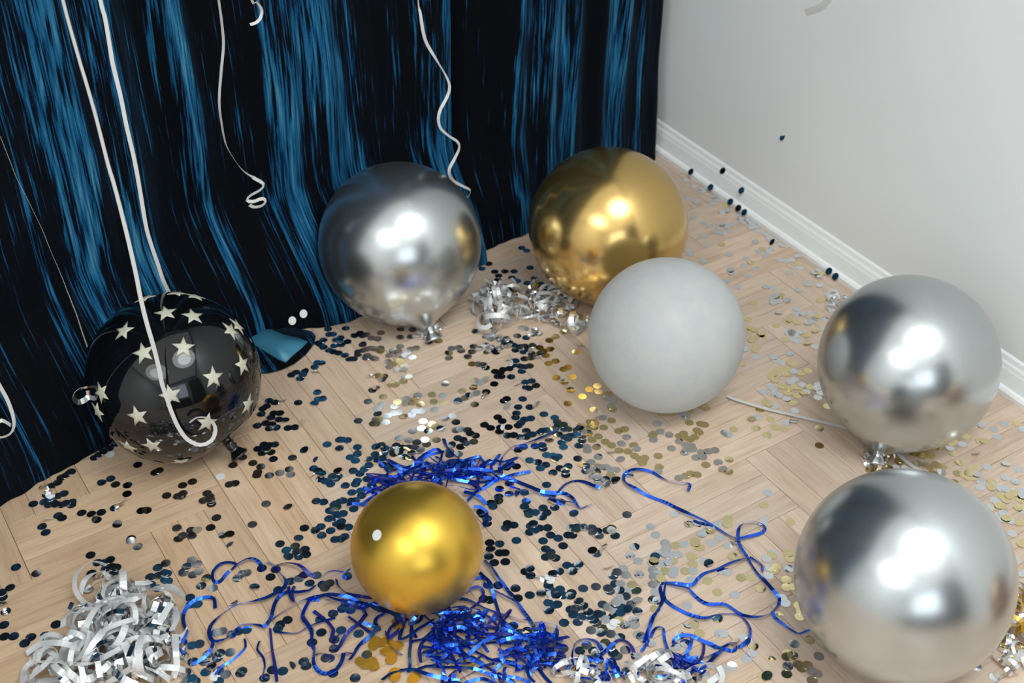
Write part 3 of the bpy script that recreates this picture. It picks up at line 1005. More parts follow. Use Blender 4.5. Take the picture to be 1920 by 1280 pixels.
tangle('blue_ribbon_tangle', T1, [(810, 888, 100, 22, 22), (740, 920, 50, 16, 10), (900, 885, 60, 22, 10)], (830, 890), 'blue foil ribbon tangle behind the small gold balloon', 3, 0.010)
tangle('blue_ribbon_tangle', T2, [(810, 1165, 95, 22, 18), (930, 1230, 120, 48, 40), (880, 1180, 70, 30, 16), (650, 1150, 60, 40, 5), (1010, 1215, 45, 40, 8)], (880, 1200), 'largest blue foil ribbon tangle in front of the small gold balloon', 5, 0.011)
tangle('blue_ribbon_tangle', T3, [(1275, 1243, 28, 14, 6), (1130, 1265, 60, 14, 6)], (1270, 1240), 'small blue foil ribbon tangle at the bottom right of centre', 9, 0.008)

# ------------------------------------------------------------------ silver tinsel heaps
def curl_strand(c, r, hgt, root, width, mat, rr, zcap):
    ax = Vector((rr.gauss(0, 1), rr.gauss(0, 1), rr.gauss(0, 0.8))).normalized()
    a, b, n = frame(ax)
    turns = rr.uniform(0.45, 1.5)
    ph = rr.uniform(0, 6.28)
    adv = rr.uniform(-0.02, 0.02)
    m = max(7, int(turns * 10))
    grow = rr.uniform(0.8, 1.6)
    pts = []
    for i in range(m):
        t = i / (m - 1)
        q = ph + turns * 2 * math.pi * t
        rad = r * (1 + (grow - 1) * t)
        p = c + a * (rad * math.cos(q)) + b * (rad * math.sin(q)) + n * (adv * (t - 0.5) * 2)
        p.z = max(0.003, min(p.z, zcap))
        pts.append(p)
    path = spline(pts, 0.005)
    V, F = ribbon_mesh(path, width, lambda p: (p - c) if (p - c).length > 1e-4 else Vector((0, 0, 1)), lambda s, i: 0.35 * math.sin(s * 20 + ph))
    return obj('tinsel_strand', [v - Vector(root.location) for v in V], F, mat, root, smooth=False)


def heap(blobs, manual, loc_px, label, seed, rad=(0.011, 0.028), width=(0.0075, 0.011), peak=0.042, mats=None, group='silver tinsel heaps', flat=0.5):
    r = random.Random(seed)
    c = at(*loc_px)
    root = tag(empty('tinsel_heap', (c.x, c.y, 0.0)), label, 'tinsel', group)
    for cx, cy_, sx, sy_, n in blobs:
        for k in range(n):
            a, q = r.uniform(0, 6.28), math.sqrt(r.random())
            px, py = cx + sx * q * math.cos(a), cy_ + sy_ * q * math.sin(a)
            top = peak * (1 - q * q * 0.75)
            z = r.uniform(0.004, top)
            if hits_balloon(at(px, py, z), 0.011):
                continue
            mat = r.choice(mats or [M['tinsel_mirror'], M['tinsel_white'], M['tinsel_white']])
            curl_strand(at(px, py, z), r.uniform(*rad), z, root, r.uniform(*width), mat, r, top + 0.02)
    for i, pts in enumerate(manual):
        path = spline([at(px, py, 0.022 + 0.016 * math.sin(i + 1.3 * j)) for j, (px, py) in enumerate(pts)], 0.005)
        V, F = ribbon_mesh(path, 0.0092, (0, 0, 1), lambda s, j: 0.5 * math.sin(s * 14 + i))
        obj('tinsel_strand', [v - Vector(root.location) for v in V], F, M['tinsel_white'], root, smooth=False)
    return root


s0 = 3.0475
heap([(215, 1185, 100, 60, 44), (150, 1235, 85, 45, 26), (255, 1150, 70, 50, 22), (270, 1230, 60, 50, 22), (205, 1100, 40, 24, 8)],
     [crop(0, 860, s0, P_(t)) for t in ('460,770 480,700 530,655 590,645 630,690', '360,960 370,900 430,860 520,840 600,830', '830,750 900,750 955,770 990,840 1010,910 980,980',
                                        '130,1280 145,1200 200,1150 260,1100', '265,1000 270,1080 290,1150 340,1210 400,1250', '150,1110 230,1060 330,1050 430,1070', '170,1250 240,1190 300,1130', '400,1170 500,1170 620,1140',
                                        '830,1190 900,1220 970,1270', '700,1285 710,1220 740,1170', '640,710 700,710 760,745', '760,1080 860,1040 960,1010', '560,990 620,1010 660,1050', '1000,1000 1005,1100 1010,1180 990,1250')],
     (200, 1190), 'big heap of curled silver and white tinsel at the lower left', 21)
heap([(985, 570, 90, 36, 42), (930, 575, 45, 40, 18), (1065, 600, 32, 24, 10), (910, 545, 22, 22, 6)], [], (990, 575), 'silver tinsel heap between the back silver and gold balloons', 22, rad=(0.008, 0.022), width=(0.0065, 0.010), peak=0.042)
heap([(802, 618, 22, 14, 9)], [], (802, 620), 'tiny silver tinsel tuft at the neck of the back silver balloon', 23, rad=(0.005, 0.010), width=(0.004, 0.006), peak=0.02)
heap([(1640, 848, 34, 14, 9), (1650, 862, 40, 10, 4)], [], (1640, 850), 'crumpled silver foil under the right silver balloon', 24, rad=(0.005, 0.012), width=(0.006, 0.009), peak=0.014, mats=[M['tinsel_mirror']])
heap([(1908, 1120, 26, 26, 12), (1908, 1175, 24, 26, 6), (1905, 1225, 30, 30, 8), (1930, 1200, 24, 60, 8)], [], (1910, 1160), 'gold and silver tinsel heap at the right edge', 25, rad=(0.007, 0.018), width=(0.005, 0.008), peak=0.03,
     mats=[M['tinsel_mirror'], M['foil_orange'], M['tinsel_white'], M['foil_gold']])
heap([(1562, 578, 22, 12, 6), (1580, 560, 24, 8, 6)], [], (1570, 572), 'small silver and orange foil tuft behind the right silver balloon', 26, rad=(0.004, 0.010), width=(0.004, 0.007), peak=0.012, mats=[M['tinsel_white'], M['foil_orange'], M['tinsel_white']])
heap([(1105, 1262, 55, 18, 9), (1200, 1258, 50, 22, 10), (1290, 1266, 50, 14, 6)], [], (1150, 1262), 'clear silver tinsel curls at the bottom edge beside the blue tangle', 27, rad=(0.010, 0.022), width=(0.006, 0.009), peak=0.025)

# ------------------------------------------------------------------ foil confetti, dot by dot
CONF = [
 (0, 800, 6, '1020,270 1090,285 1200,180 1330,180 1270,150 1130,225 1340,150 760,430 700,470 720,410 770,460 680,560 650,635 580,670 495,690t 525,765 555,745t 650,780 720,755 560,810 500,850 550,880 600,860 690,880 630,880 810,850 805,885 740,870 375,870 655,1000 700,1030 720,1010 475,1125 550,1065t 515,1190 920,970 1030,985 1140,965 1090,1050 1290,915 1340,905t 1385,860t 1145,630 1245,585 1435,660 1430,755 1550,430 1745,520 1790,495 1875,775 1590,945 1655,945 1320,1100 1475,1260 1240,315w 1300,650g'),
 (320, 800, 6, '1110,20 1190,15 1320,15 1400,10 1050,200 980,250 1110,210 1170,205 1080,250 1030,300 1130,290g 1155,365 810,345 700,435 925,410 1015,450 980,515 970,550 1110,550 1230,520 1335,480 1350,540 1370,350 1505,270 1760,200 1900,150 1900,245 1650,375h 1610,470 1660,500 1700,530 1680,590 1740,615 1820,600 1800,650 1880,500 1885,560 1605,570t 245,620 135,660 140,750 80,785 120,790 410,750 440,790 370,835 460,870 450,830 660,650 725,640 560,560w 1075,870 1320,910 1640,840 1720,850 1840,880 1790,945 1840,960 1830,1030 1880,1000 1780,1040 1870,1090 1800,1170 1690,1125 1630,1170 1700,1225 1505,1140 1440,1255 920,1100 515,1025 450,1135 590,1220 665,1210 70,1140 230,1165 300,1165 135,1225 240,1230 90,1270 1850,1270'),
 (480, 600, 6, '800,90 1010,95 1170,150 1110,180 1200,180 1240,170 1300,205 1370,215 1405,145 1625,110 1620,195 1740,190 1760,110 825,165 865,165 950,200 1030,245 940,240 700,260 760,230 730,280 760,310 820,340 870,360 930,375 1000,400 1050,440 1100,440 960,280 900,230 880,290 1200,280 1150,360 1150,390 1200,350 1250,330 1290,320 1340,330 1400,320 1400,355g 1250,400 1300,430 1340,440 1240,430 1620,300 1540,350 1500,400 1560,390 1650,410 1740,330 1800,320 1820,310 1760,420 1700,370 1600,360 1480,470 1540,500g 1620,460g 1500,530 1670,520 1590,570 1660,560 690,480 740,490 660,530 680,600t 450,590 400,620 550,580 500,660 530,620 1300,655t 1370,630g 1440,640g 1420,670 1520,730g 1570,730g 1660,690g 1680,640 1720,640 1310,790 1350,770 1430,865g 1260,918 1410,950 1370,1000 1370,1060 1350,1120 1380,1120g 1350,1170g 1460,1150 1150,1135 690,815 700,890 750,890 660,940 475,930 150,910 215,930 300,920t 120,970 80,1000 60,1060 200,1050 270,1050 170,1100 260,1120 330,1130 110,1160 150,1220 220,1210 180,1180 370,1215 450,1190 500,1190t 15,1190 1640,910g 1560,970 1690,890 1690,940 1590,930g 1790,890g 1850,950g 1760,930g 1820,850 1600,1040 1550,1050 1480,1080 1660,1090g 1750,1070 1790,1030 1860,1030 1880,1140 1760,1250 1860,1220 390,310'),
 (800, 600, 6, '25,250 130,175 135,235g 550,130 690,70 670,190 700,40 740,160 730,215 810,200 900,210 860,250 930,260 830,230 870,290 920,300 660,285 720,310 750,340 680,365 780,365 820,325 530,300 595,325 980,290 1000,340 1050,310 1090,360 1100,300 1190,290 1140,340 1020,180 1000,170 1120,200 1190,160 1260,155 1220,120 1110,100 1070,90 1380,230g 1450,190g 1540,140g 1270,310g 1320,350g 1390,330g 1340,400g 1280,380 1240,420 1180,380 1170,430 1100,440 1000,460 930,455t 970,510 1050,520 1100,530 1160,520 1070,580 930,550 860,560 770,580 830,600 800,640 840,640 950,640 1370,490g 1450,465g 1540,555g 1590,535g 1680,360g 1740,300t 1455,650g 1640,640g 1550,700 1620,790g 1750,860g 1590,940g 1830,780g 1880,1010 280,320 360,310 390,350 250,375g 250,430 510,360 465,415 510,495g 580,500 630,510 665,540 760,720 1110,700 1180,690 1120,760 1150,770 1230,740g 1030,740t 210,720 540,680 600,710 660,690t 525,760g 670,810 650,870t 560,830 430,880 390,900 350,920 480,850 60,840g 180,850 80,920g 190,930g 90,1010 540,950g 400,800g 870,910 900,890 1080,890 900,985t 1030,980 1160,980 1230,970t 1010,1050 1000,1100 1100,1120 1170,1110 1060,1160 1320,1060 800,1095 850,1140 650,1180 720,1215 830,1210 920,1205 1030,1190 1120,1250 1440,1100 1470,1150 1540,1180 1480,1190g 820,1260 1270,1270 1350,1240 1440,1230 1550,1230 1740,1190 1690,1240g 1840,1150g 1880,1210g 210,1110 290,1080 330,1150 60,1170g 100,1200g 160,1225 330,1240 380,1230 460,1240 20,1250'),
 (560, 780, 6, '20,110 65,390 320,320 490,270 550,275 475,360 660,350 660,430 580,465 640,505 215,495h 180,590 220,630 240,670 300,740 370,770 440,610 460,660 420,710 380,690 165,690t 615,620 525,785 690,650 740,600 790,490 790,560 770,710 660,730 640,770 820,780 965,740 600,860 700,840 710,900 640,950 590,960 210,955 280,970 460,970 500,960 400,1010 430,1030g 350,1070 400,1100 450,1140 500,1100 340,1170 480,1190 420,1220 620,1045 65,1260 250,1240 560,1250 480,1250 860,430 880,490 960,420 940,480g 950,550 1040,540 1020,580 870,350 930,330g 970,370 1050,380 1100,340 1170,360 1230,360g 1130,410 1070,430g 1270,420 1310,350 1330,300 1370,380 1440,320g 1550,270g 1420,270 1130,250 1240,270 1300,190 1440,190 1400,150 1400,70 1550,115g 1600,150g 1770,80 1670,30g 1800,160 1890,180 1790,250 1850,270 1880,310 1820,350 1770,250 1720,330 1700,400 1700,440 1800,430 1180,460 1250,470g 870,30 840,90g 990,70 660,50 1600,560 1180,10g'),
 (880, 780, 6, '50,290g 70,220 10,200 40,290 550,380 610,350 570,240 640,170 710,210 430,220 500,220 640,240 820,170 860,150 930,180 1000,210 900,280 920,300 740,340 820,330 830,370 1070,240 1130,230 1180,220 1110,260 1040,300 1060,350 1040,330 1230,200 1270,230 1270,280 1230,335 1320,350 1330,390 1250,110 1280,180 1110,150 1020,100g 1070,90 970,30 1000,60 1240,150 1360,130g 1410,90g 1400,60t 1510,130g 1680,170g 1450,230g 1500,20 1600,50g 1340,200g 1380,270g 1430,350g 1530,290g 1600,330g 1600,420t 1450,460 1700,490 1710,310 1770,240 1850,330g 1860,450g 1880,370 870,440 940,450 1000,460 960,490 680,500 770,520 860,550 880,570 800,590 940,640 960,650g 1020,590 1080,620 1110,570 1085,665 1220,480 1270,550 1290,560 1370,520 1310,620 1310,570 1450,570g 1410,610 1480,580 1540,580 1600,610 1590,660g 1430,640g 1390,680 1450,740 1480,765 1440,690 1530,720 1620,730 1650,610 1560,790t 460,540 420,580 530,570 870,775 620,860 540,890t 450,760 340,820 450,880 330,910 330,960g 240,980 265,1020 930,960 960,1030 1030,970 640,960 620,1020 660,1070 670,1110g 740,1090 830,1040 870,1090 820,1140 1175,1100 130,1080 150,1110 200,1160 850,870 930,890 430,1210 500,1230 410,1260 720,1210 690,1240 790,1260 880,1260 1215,1250 1150,1260 1380,1260 1290,1260 1600,1260g 1775,1110'),
 (880, 980, 6, '430,20 500,20 400,75 200,10 230,225 340,240 530,200 240,300 340,340 400,340 220,380 280,450 405,440 270,430 720,20 740,90 680,110 770,80 880,60 915,140 1000,175 830,205 860,295 915,335 860,390 920,380g 970,400 1055,260 1080,250 1110,140 1160,145 1140,80 1205,55 1200,80g 1280,80 1370,60 1390,110 1440,100 1460,150 1550,90g 1600,90 1640,150 1860,270 1385,315 1435,350 1510,300t 1810,370 1900,430 1910,580 630,550 680,520 690,600 790,625t 850,640 910,645w 970,570 1010,550 940,580 1100,480 1200,490 1160,550 1230,470 890,710 910,760 920,810 810,800 1020,750 1050,820 1150,790 1140,830 980,820 1280,740 1425,720 680,815 520,740 500,760 545,850 210,700 325,705 890,900 940,930 990,920 895,990 1570,520t 1730,520 1620,600 1760,590 1660,560 1640,690 1700,690 1580,770 1690,760 1780,770 1830,760 1830,700g 1880,770g 1760,830 1700,850 1560,740 1230,890 1250,940 1190,970 1140,980 1280,950 1200,1060 1170,1040 1220,1120 1270,1060 1340,1010 1360,1060 1500,920 1480,1020 1450,1030 1560,950 1620,970 1640,1010 1620,1060 1700,1020 1650,900 1770,920 1820,920 1720,960 1780,990 1890,880 1890,1000 1850,1090 1860,1150 1750,1150 1680,1110g 1600,1160w 1500,1190g 1370,1210 1430,1130 1480,1240 1590,1250 1065,1125 1900,1260 230,870 160,860 1400,1100 1540,1090 1640,1130w'),
 (0, 1010, 6, '180,322 410,390 115,555 30,660 20,610 30,750t 65,820 45,970 50,1100 155,1100 350,1110 280,1180 630,965 1020,185 1100,270 1180,270 1240,240 1190,340 1260,320 1280,390 1310,330 1030,390 1095,455t 1475,25 1550,90 1865,275 1775,325 1690,430 1780,420 1850,390 1860,460 1890,480 1620,550 1700,520 1640,570 1770,560 1400,610 1520,630 1820,680 1000,580 1880,400 1300,460 1800,730 510,1090'),
 (340, 1000, 4.571, '30,20 90,20 360,20 410,20 430,105h 845,90 1005,45 900,145 975,110 920,200 990,160 1060,140 1010,200 1070,185 1205,15 1330,60 1370,50 1400,30 90,230 45,285 135,265 20,340 100,355 150,330 215,385g 170,450 270,470 520,350 560,340 480,390 580,330 690,300 765,375 810,310 630,465 650,460 830,485 940,410 1010,390 1050,360 1100,430 1160,360 1210,440 1270,430 1230,470 1420,370 1430,560w 1410,600 75,550 80,610 140,610 440,590h 300,850 350,840 490,840 560,830 430,870 850,780 910,745 830,820 1190,740 1200,850 1310,910 1300,690 1380,650 1450,660 1520,860 1120,935 1310,990 1270,1070 1370,830 90,960 155,950 10,940 100,1100 200,1100 230,1040 310,1070 330,1030 420,1020 40,1190 20,1050 210,1190 260,1150 320,1180 380,1210 290,1230w 520,1180 510,1200 780,1170 870,1180 1050,1100 1070,1140 935,1140h 715,1240 60,1270 120,1270 320,1270 1300,1200 1490,1240 1590,1040 1240,1070'),
 (700, 1000, 4.267, '1500,1000 1230,780 1170,800 1120,740 1060,745'),
 (1000, 1150, 8, '450,525 740,680 700,560 800,480 900,560 820,690 940,600 1080,440g 1150,500 1260,640 1200,600 1380,550 1300,360 1620,350 1670,390 1760,450 1540,640 1700,770 1600,780 1020,520 980,700'),
 (1220, 960, 4.795, '45,205 0,130 345,110g 445,105 420,100 480,180 460,200 540,170g 530,130 600,110 620,230 550,280 530,290 700,300 760,285t 405,260g 440,320g 400,280g 130,280 220,300g 240,300 300,290 140,330 60,380 80,370 130,380 200,390 240,380 40,400 370,400g 390,390 480,440 520,470 380,470g 200,440g 100,465 30,440g 20,460 160,450 20,520 130,530g 210,520 200,560 310,530g 380,530 60,560 100,620 90,600g 30,580 20,650 40,720 20,790 60,800 40,870g 510,620g 810,590g 900,590g 740,400g 700,60g 690,110g 1020,70 1010,100 360,610 640,530 690,540 990,690g 600,720g 755,745 330,840 1060,570 1100,370 1090,390g 1040,420 1070,500 1130,500g 1150,510 1110,530g 1240,510 1240,370g 1250,420g 1220,610g 1260,670g 1220,680g 1180,770 1210,820 1330,840g 1350,890g 1340,940g 1150,930gh 600,960g 340,1010h 390,1010g 620,1090 650,1090 440,1090g 260,1110 230,1210 310,1180 830,1130 870,1170 920,1210g 910,1250 1290,1185 1430,1150g 1230,1270g 110,1260 60,1270g 560,1200 760,1170t'),
 (1220, 1120, 5.647, '270,520 110,610g 140,590 760,775 860,735 570,810 1010,650 1075,590 1270,665gh 1440,630g 1500,620g 1450,730 1560,710g 1600,750g 1440,810g 1660,720g 1780,625 1760,810 1700,780 1710,880g 1190,840g 1230,840g 480,880g 240,790 100,890 150,880 230,890 40,870'),
 (1140, 780, 4.795, '100,135g 150,120g 40,50g 440,70 470,140 410,160g 400,180g 550,170 410,215 180,180 700,10 730,60g 830,70g 800,130g 870,80g 820,150g 640,180g 680,160g 690,200g 740,210g 780,190g 640,230 700,260 750,270 760,300 570,290 120,260 130,240 240,270g 240,290 100,310g 180,320g 110,390 220,370 290,390g 330,380g 450,360g 310,420g 840,330 830,340 900,320 960,310 790,375 850,370 1050,150 1080,170 1130,120g 1290,30g 1340,10 1330,110g 1460,30g 1600,60 1670,50 1580,120g 1500,100g 1430,170g 1900,265g 1900,110g 690,330 710,310 880,440g 990,420 1090,390g 1030,480 1085,505g 460,460g 450,500 430,490 640,560 700,540g 740,520g 800,530g 90,490 50,580 70,580 170,890 190,530 600,880 1440,690 1400,800g 1100,930g 1640,950g'),
 (1280, 300, 4.795, '40,180 100,240 180,280 190,260 50,350 120,375 280,390 390,400g 330,310 360,340 380,465 350,470 410,460 90,510 180,560 240,590 350,580 330,610 430,580 400,600 310,650 340,660 430,640 190,680 210,770 60,820 70,850 190,910 420,850 350,760g 650,740 680,820 720,800g 790,800 770,830 740,860 570,885 610,920g 550,950 650,980 430,990 440,1020 580,1040 390,1090 490,1145 750,1140 810,1150 520,530 500,490 540,560 610,560 600,530 640,570 700,590 680,640 740,660 770,680 780,710 830,720 870,760 900,770 660,640 620,610 800,760t 1030,870 870,900 930,910 980,900 1040,930g 1050,970 960,1010 1180,1020 1220,1050 1230,990 1250,1020g 1100,1110 1230,1130 1130,1120 1040,1170 1050,1160 830,1230 810,1250 900,1250 940,1270 880,1230g 1270,1260g 1300,1210'),
 (1360, 560, 6, '320,50g 600,30 720,10 540,50 600,165 800,120 810,170 870,170 960,170 680,260g 720,240g 810,270g 570,300g 250,230g 280,330g 330,350g 240,370g 330,430g 430,430g 400,400g 300,470g 350,540g 340,580g 230,570 340,660 190,730g 680,460g 740,390 700,380 840,380 790,420 760,460 810,480 920,410g 1010,370g 930,280 1010,220g 1040,200g 990,250 920,510g 1010,540 1100,340 1120,230 730,620 560,690 540,660 640,720 720,720g 760,740g 690,790g 770,815 850,840g 930,810g 590,800g 540,850g 520,880g 560,920g 680,850g 780,910 730,940 510,990 540,1020 560,1070 600,1090 430,1050 450,1160g 490,1190g 640,990g 720,1010g 700,1060g 780,990g 830,1000g 860,970 810,1090g 880,1060g 950,990g 910,1050 1040,970 1030,1010 1040,1110 1070,1060 760,1175g 690,1130 780,1260 1150,1210g 550,1210 390,1250g 1060,20g 1100,30g 1200,30'),
 (1620, 780, 6.4, '1410,110 1670,90 1560,160 1600,250 1900,160 1570,180g 1830,90g 1230,250g 1080,310g 1040,330g 1180,340 1030,385 1070,450g 920,370g 850,380g 640,390g 680,410g 750,460g 690,480g 800,470g 600,450g 1390,300g 1440,300g 1340,460t 1150,560g 1480,610 1700,580 1300,620g 640,570 740,590 780,610g 860,580g 940,610g 930,680 820,690g 420,550g 450,530g 380,620w 300,630g 200,660g 70,650g 30,560 500,640w 560,660w 1070,800g 1120,690g 1200,710g 1260,740g 1310,740g 1260,690g 1350,700 1390,860 1400,790 1520,820 1530,790g 1690,740 1700,880 1640,870 1620,850 1530,860g 1640,950g 1700,1010g 1740,960g 1560,1010 1600,1040 1540,1090g 1620,1080g 1660,1090g 1800,930g 1870,1000g 1900,900 1900,960 1900,1130 1850,1100g 1500,1100 1600,1200 1670,1170 1650,1240 1700,1230g 1760,1260 1820,790 1850,640'),
 (1060, 700, 3.84, '210,270 270,320 330,240 340,260g 310,150 300,180 190,120g 230,90 40,30g 240,130 340,200 700,285g 760,290g 820,280 870,300 890,270g 970,230g 1010,250g 340,340'),
 (860, 400, 10.67, '520,930 600,1030 720,1170 925,1165 1110,1165 1260,690 1360,750 1430,1090 800,1250 470,1110'),
 (840, 460, 4.923, '460,320 590,300 730,350 860,360 900,380 960,420 920,410 840,390 1020,480 990,430 640,330'),
 (0, 860, 3, '1030,1200 1040,1250 1080,1240 1020,1090g'),
 (1840, 860, 4, '40,1200g 60,1330 120,1380g 200,1460 -40,1560 100,1640 260,1500g 280,480g 230,560 300,640g 180,700g 260,760 300,860'),
]
DR = 0.0077


def disc_mesh(kind):
    """0 flat, 1 gently bowed, 2 creased across the middle, 3 half folded over"""
    seg, V, F = 18, [], []
    for h in (0.00012, -0.00012):
        V.append((0, 0, h))
        for q in (0.55, 1.0):
            for i in range(seg):
                a = 2 * math.pi * i / seg
                x, y = DR * q * math.cos(a), DR * q * math.sin(a)
                z = 0.0
                if kind == 1:
                    z = 14.0 * x * x
                elif kind == 2:
                    z = 0.35 * abs(x) if x > 0 else 0.03 * abs(x)
                elif kind == 3:
                    if x > 0:
                        x, z = -0.86 * x, 0.0006 + 0.12 * x
                V.append((x, y, z + h))
    m = 1 + 2 * seg
    for s, b in ((1, 0), (-1, m)):
        for i in range(seg):
            j = (i + 1) % seg
            for f in ((b, b + 1 + i, b + 1 + j), (b + 1 + i, b + 1 + seg + i, b + 1 + seg + j, b + 1 + j)):
                F.append(f if s == 1 else tuple(reversed(f)))
    for i in range(seg):
        j = (i + 1) % seg
        F.append((1 + seg + i, m + 1 + seg + i, m + 1 + seg + j, 1 + seg + j))
    return V, F


disc_data = [disc_mesh(k) for k in range(4)]
disc_me = {}
for mk in ('foil_silver', 'foil_gold', 'foil_white'):
    for k in range(4):
        me = bpy.data.meshes.new('confetti')
        me.from_pydata(disc_data[k][0], [], disc_data[k][1])
        me.materials.append(M[mk])
        disc_me[mk, k] = me

rc = random.Random(99)
dots = []
for ox, oy, sc_, txt in CONF:
    for tok in txt.split():
        fl = ''.join(ch for ch in tok if ch.isalpha())
        x, y = (float(q) for q in tok.rstrip('gthw').split(','))
        px, py = ox + x / sc_, oy + y / sc_
        if any(abs(px - d[0]) < 4.5 and abs(py - d[1]) < 3.5 for d in dots):
            continue
        dots.append((px, py, fl))
placed = []
items = []
for px, py, fl in dots:
    p = at(px, py)
    if p.x > -0.018 or p.y > hem_y(p.x) - 0.016:
        p.x = min(p.x, -0.018)
        p.y = min(p.y, hem_y(p.x) - 0.016)
    level = sum(1 for q in placed if (q - p).length < 1.7 * DR)
    placed.append(p.copy())
    tilt = abs(rc.gauss(0, 0.022)) + (0.012 * min(level, 4))
    if 't' in fl:
        tilt = rc.uniform(0.5, 0.95)
    elif rc.random() < 0.07:
        tilt += rc.uniform(0.08, 0.3)
    kind = 0
    if 'h' in fl:
        kind = 3
    elif rc.random() < 0.22:
        kind = 1
    elif rc.random() < 0.06:
        kind = 2
    az = rc.uniform(0, 2 * math.pi)
    if tilt > 0.07:
        az = math.pi / 2 + rc.uniform(-1.1, 1.3)        # the tipped ones lean towards the curtain
    p.z = 0.0004 + 0.00045 * level + DR * math.sin(tilt)
    mk = 'foil_gold' if 'g' in fl else 'foil_white' if 'w' in fl else 'foil_silver'
    d = ray(px, py)
    d.z = -d.z
    t = (CP - p).dot(CN) / d.dot(CN)
    hit = p + d * t
    look = 'gold' if mk == 'foil_gold' else 'white' if mk == 'foil_white' else 'dark' if hit.x < -0.03 and hit.z < 2.46 else 'pale'
    items.append((look, mk, kind, p, Matrix.Rotation(az, 4, 'Z') @ Matrix.Rotation(tilt, 4, 'Y') @ Matrix.Rotation(rc.uniform(0, 6.28), 4, 'Z'), (p - CAM).length))
INFO = {'dark': ('silver', 'silver foil confetti dot looking black against the parquet', 'confetti dots mirroring the curtain'),
        'pale': ('silver', 'pale silver foil confetti dot on the parquet', 'confetti dots mirroring the wall'),
        'gold': ('gold', 'round gold foil confetti dot on the parquet', 'gold confetti dots'),
        'white': ('white', 'foil confetti dot painted white like a reflection, on the parquet', 'white confetti dots')}
MARKS = [(B['black'][0], 'nearest the black star balloon'), (B['silver_back'][0], 'nearest the silver balloon by the curtain'), (B['gold_back'][0], 'nearest the large gold balloon'),
         (B['white'][0], 'nearest the white balloon'), (B['silver_right'][0], 'nearest the silver balloon by the baseboard'), (B['silver_front'][0], 'nearest the largest silver balloon'),
         (B['gold_small'][0], 'nearest the small gold balloon'), (at(200, 1190), 'nearest the big silver tinsel heap'), (at(1270, 1200), 'among the blue ribbons right of centre'),
         (at(1060, 860), 'between the white and small gold balloons')]


def spot(p):
    return min(MARKS, key=lambda m: (m[0].x - p.x) ** 2 + (m[0].y - p.y) ** 2)[1]


for tint in ('silver', 'gold', 'white'):
    mine = sorted((i for i in items if INFO[i[0]][0] == tint), key=lambda i: i[5])
    for look, mk, kind, p, rot, dist in mine[:300]:
        o = bpy.data.objects.new(tint + '_confetti', disc_me[mk, kind])
        o.matrix_world = Matrix.Translation(p) @ rot
        COL.objects.link(o)
        tag(o, INFO[look][1] + ', ' + spot(p), tint + ' confetti', INFO[look][2])
    if len(mine) > 300:
        V, F = [], []
        for _, mk, kind, p, rot, dist in mine[300:]:
            n = len(V)
            V += [p + (rot.to_3x3() @ Vector(v)) for v in disc_data[kind][0]]
            F += [tuple(q + n for q in f) for f in disc_data[kind][1]]
        tag(obj('scattered_confetti', V, F, M[mine[0][1]], smooth=False), 'scatter of small round ' + tint + ' foil confetti lying farther back on the floor', tint + ' confetti', kind='stuff')
print('CONFETTI', {k: sum(1 for i in items if i[0] == k) for k in INFO}, 'PLANKS', len(seen))


def lone(pos, normal, mk, label, kind=0, group=None, name='stray_confetti'):
    o = bpy.data.objects.new(name, disc_me[mk, kind])
    o.matrix_world = Matrix.Translation(pos) @ normal.to_track_quat('Z', 'Y').to_matrix().to_4x4()
    COL.objects.link(o)
    return tag(o, label, 'stray confetti', group)


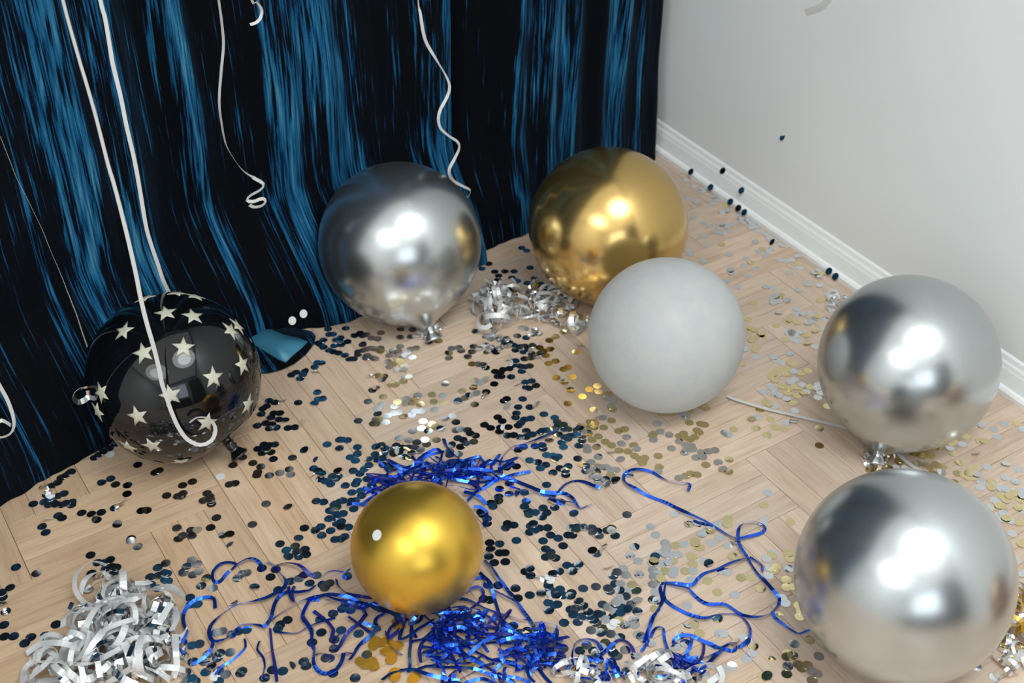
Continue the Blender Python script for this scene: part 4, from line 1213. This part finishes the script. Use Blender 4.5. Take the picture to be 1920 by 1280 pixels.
# dots caught on the wall, the baseboard and other things
lone(on_plane(1467, 257, (WX - 0.002, 0, 0), wn), Vector((-1, 0.35, 0.70)).normalized(), 'foil_silver', 'single dark confetti dot stuck high on the white wall')
for px, py, x, where in ((1355, 320, 0.008, 'farther dark confetti dot caught on the top edge of the baseboard'), (1390, 357, -0.002, 'nearer dark confetti dot on the face of the baseboard')):
    lone(on_plane(px, py, (x, 0, 0), wn), Vector((-1, 0.10, 0.80)).normalized(), 'foil_silver', where)
for px, py in ((1298, 321), (1335, 350), (1372, 377), (1387, 389), (1398, 397), (1557, 507), (1569, 517)):
    p = on_plane(px, py, (-0.0125, 0, 0), wn)
    p.z = max(p.z, DR * 0.8)
    p.x -= 0.004
    lone(p, Vector((-1, 0.05 + rc.uniform(-.08, .12), 0.80)).normalized(), 'foil_silver', 'dark confetti dot leaning against the foot of the baseboard', group='confetti dots leaning on the baseboard')
for px, py, where in ((548, 601, 'left silver confetti dot clinging to the curtain hem'), (569, 588, 'right white confetti dot clinging to the curtain hem')):
    p = on_plane(px, py, CP + CN * 0.02, CN)
    p.z = max(p.z, DR + 0.001)
    lone(p, (CN + Vector((0, 0, 0.5))).normalized(), 'foil_white', where)
gc, gr = B['gold_small']
d = ray(710, 1004).normalized()
bq = (CAM - gc).dot(d)
P = CAM + d * (-bq - math.sqrt(bq * bq - ((CAM - gc).length_squared - gr * gr)))
lone(P + (P - gc).normalized() * 0.0042, (P - gc).normalized(), 'foil_white', 'white confetti dot stuck on the small gold balloon')

# orange gold foil scraps under the blue tangle
for i, (px, py) in enumerate([(702, 1206), (722, 1201), (729, 1219), (740, 1210), (681, 1243), (699, 1245), (734, 1232), (872, 1176), (881, 1162), (897, 1171), (878, 1237), (747, 1171), (740, 1265), (777, 1270)]):
    r2 = random.Random(i)
    p = at(px, py, 0.002)
    n, V = 12, []
    for k in range(n):
        a = 2 * math.pi * k / n
        q = 0.0105 * (1 + 0.28 * math.sin(2 * a + i) + r2.uniform(-0.06, 0.06))
        V.append((q * math.cos(a), q * math.sin(a), r2.uniform(-0.0003, 0.0004)))
    V = [(x, y, z + 0.001) for x, y, z in V] + [(x, y, z + 0.0007) for x, y, z in V]
    F = [tuple(range(n)), tuple(range(2 * n - 1, n - 1, -1))] + [(k, k + n, (k + 1) % n + n, (k + 1) % n) for k in range(n)]
    p.z = 0.0022
    tag(obj('foil_scrap', V, F, M['foil_orange'], smooth=False, loc=p), 'flat orange gold foil scrap lying under the blue ribbons', 'foil scrap', 'orange gold foil scraps')
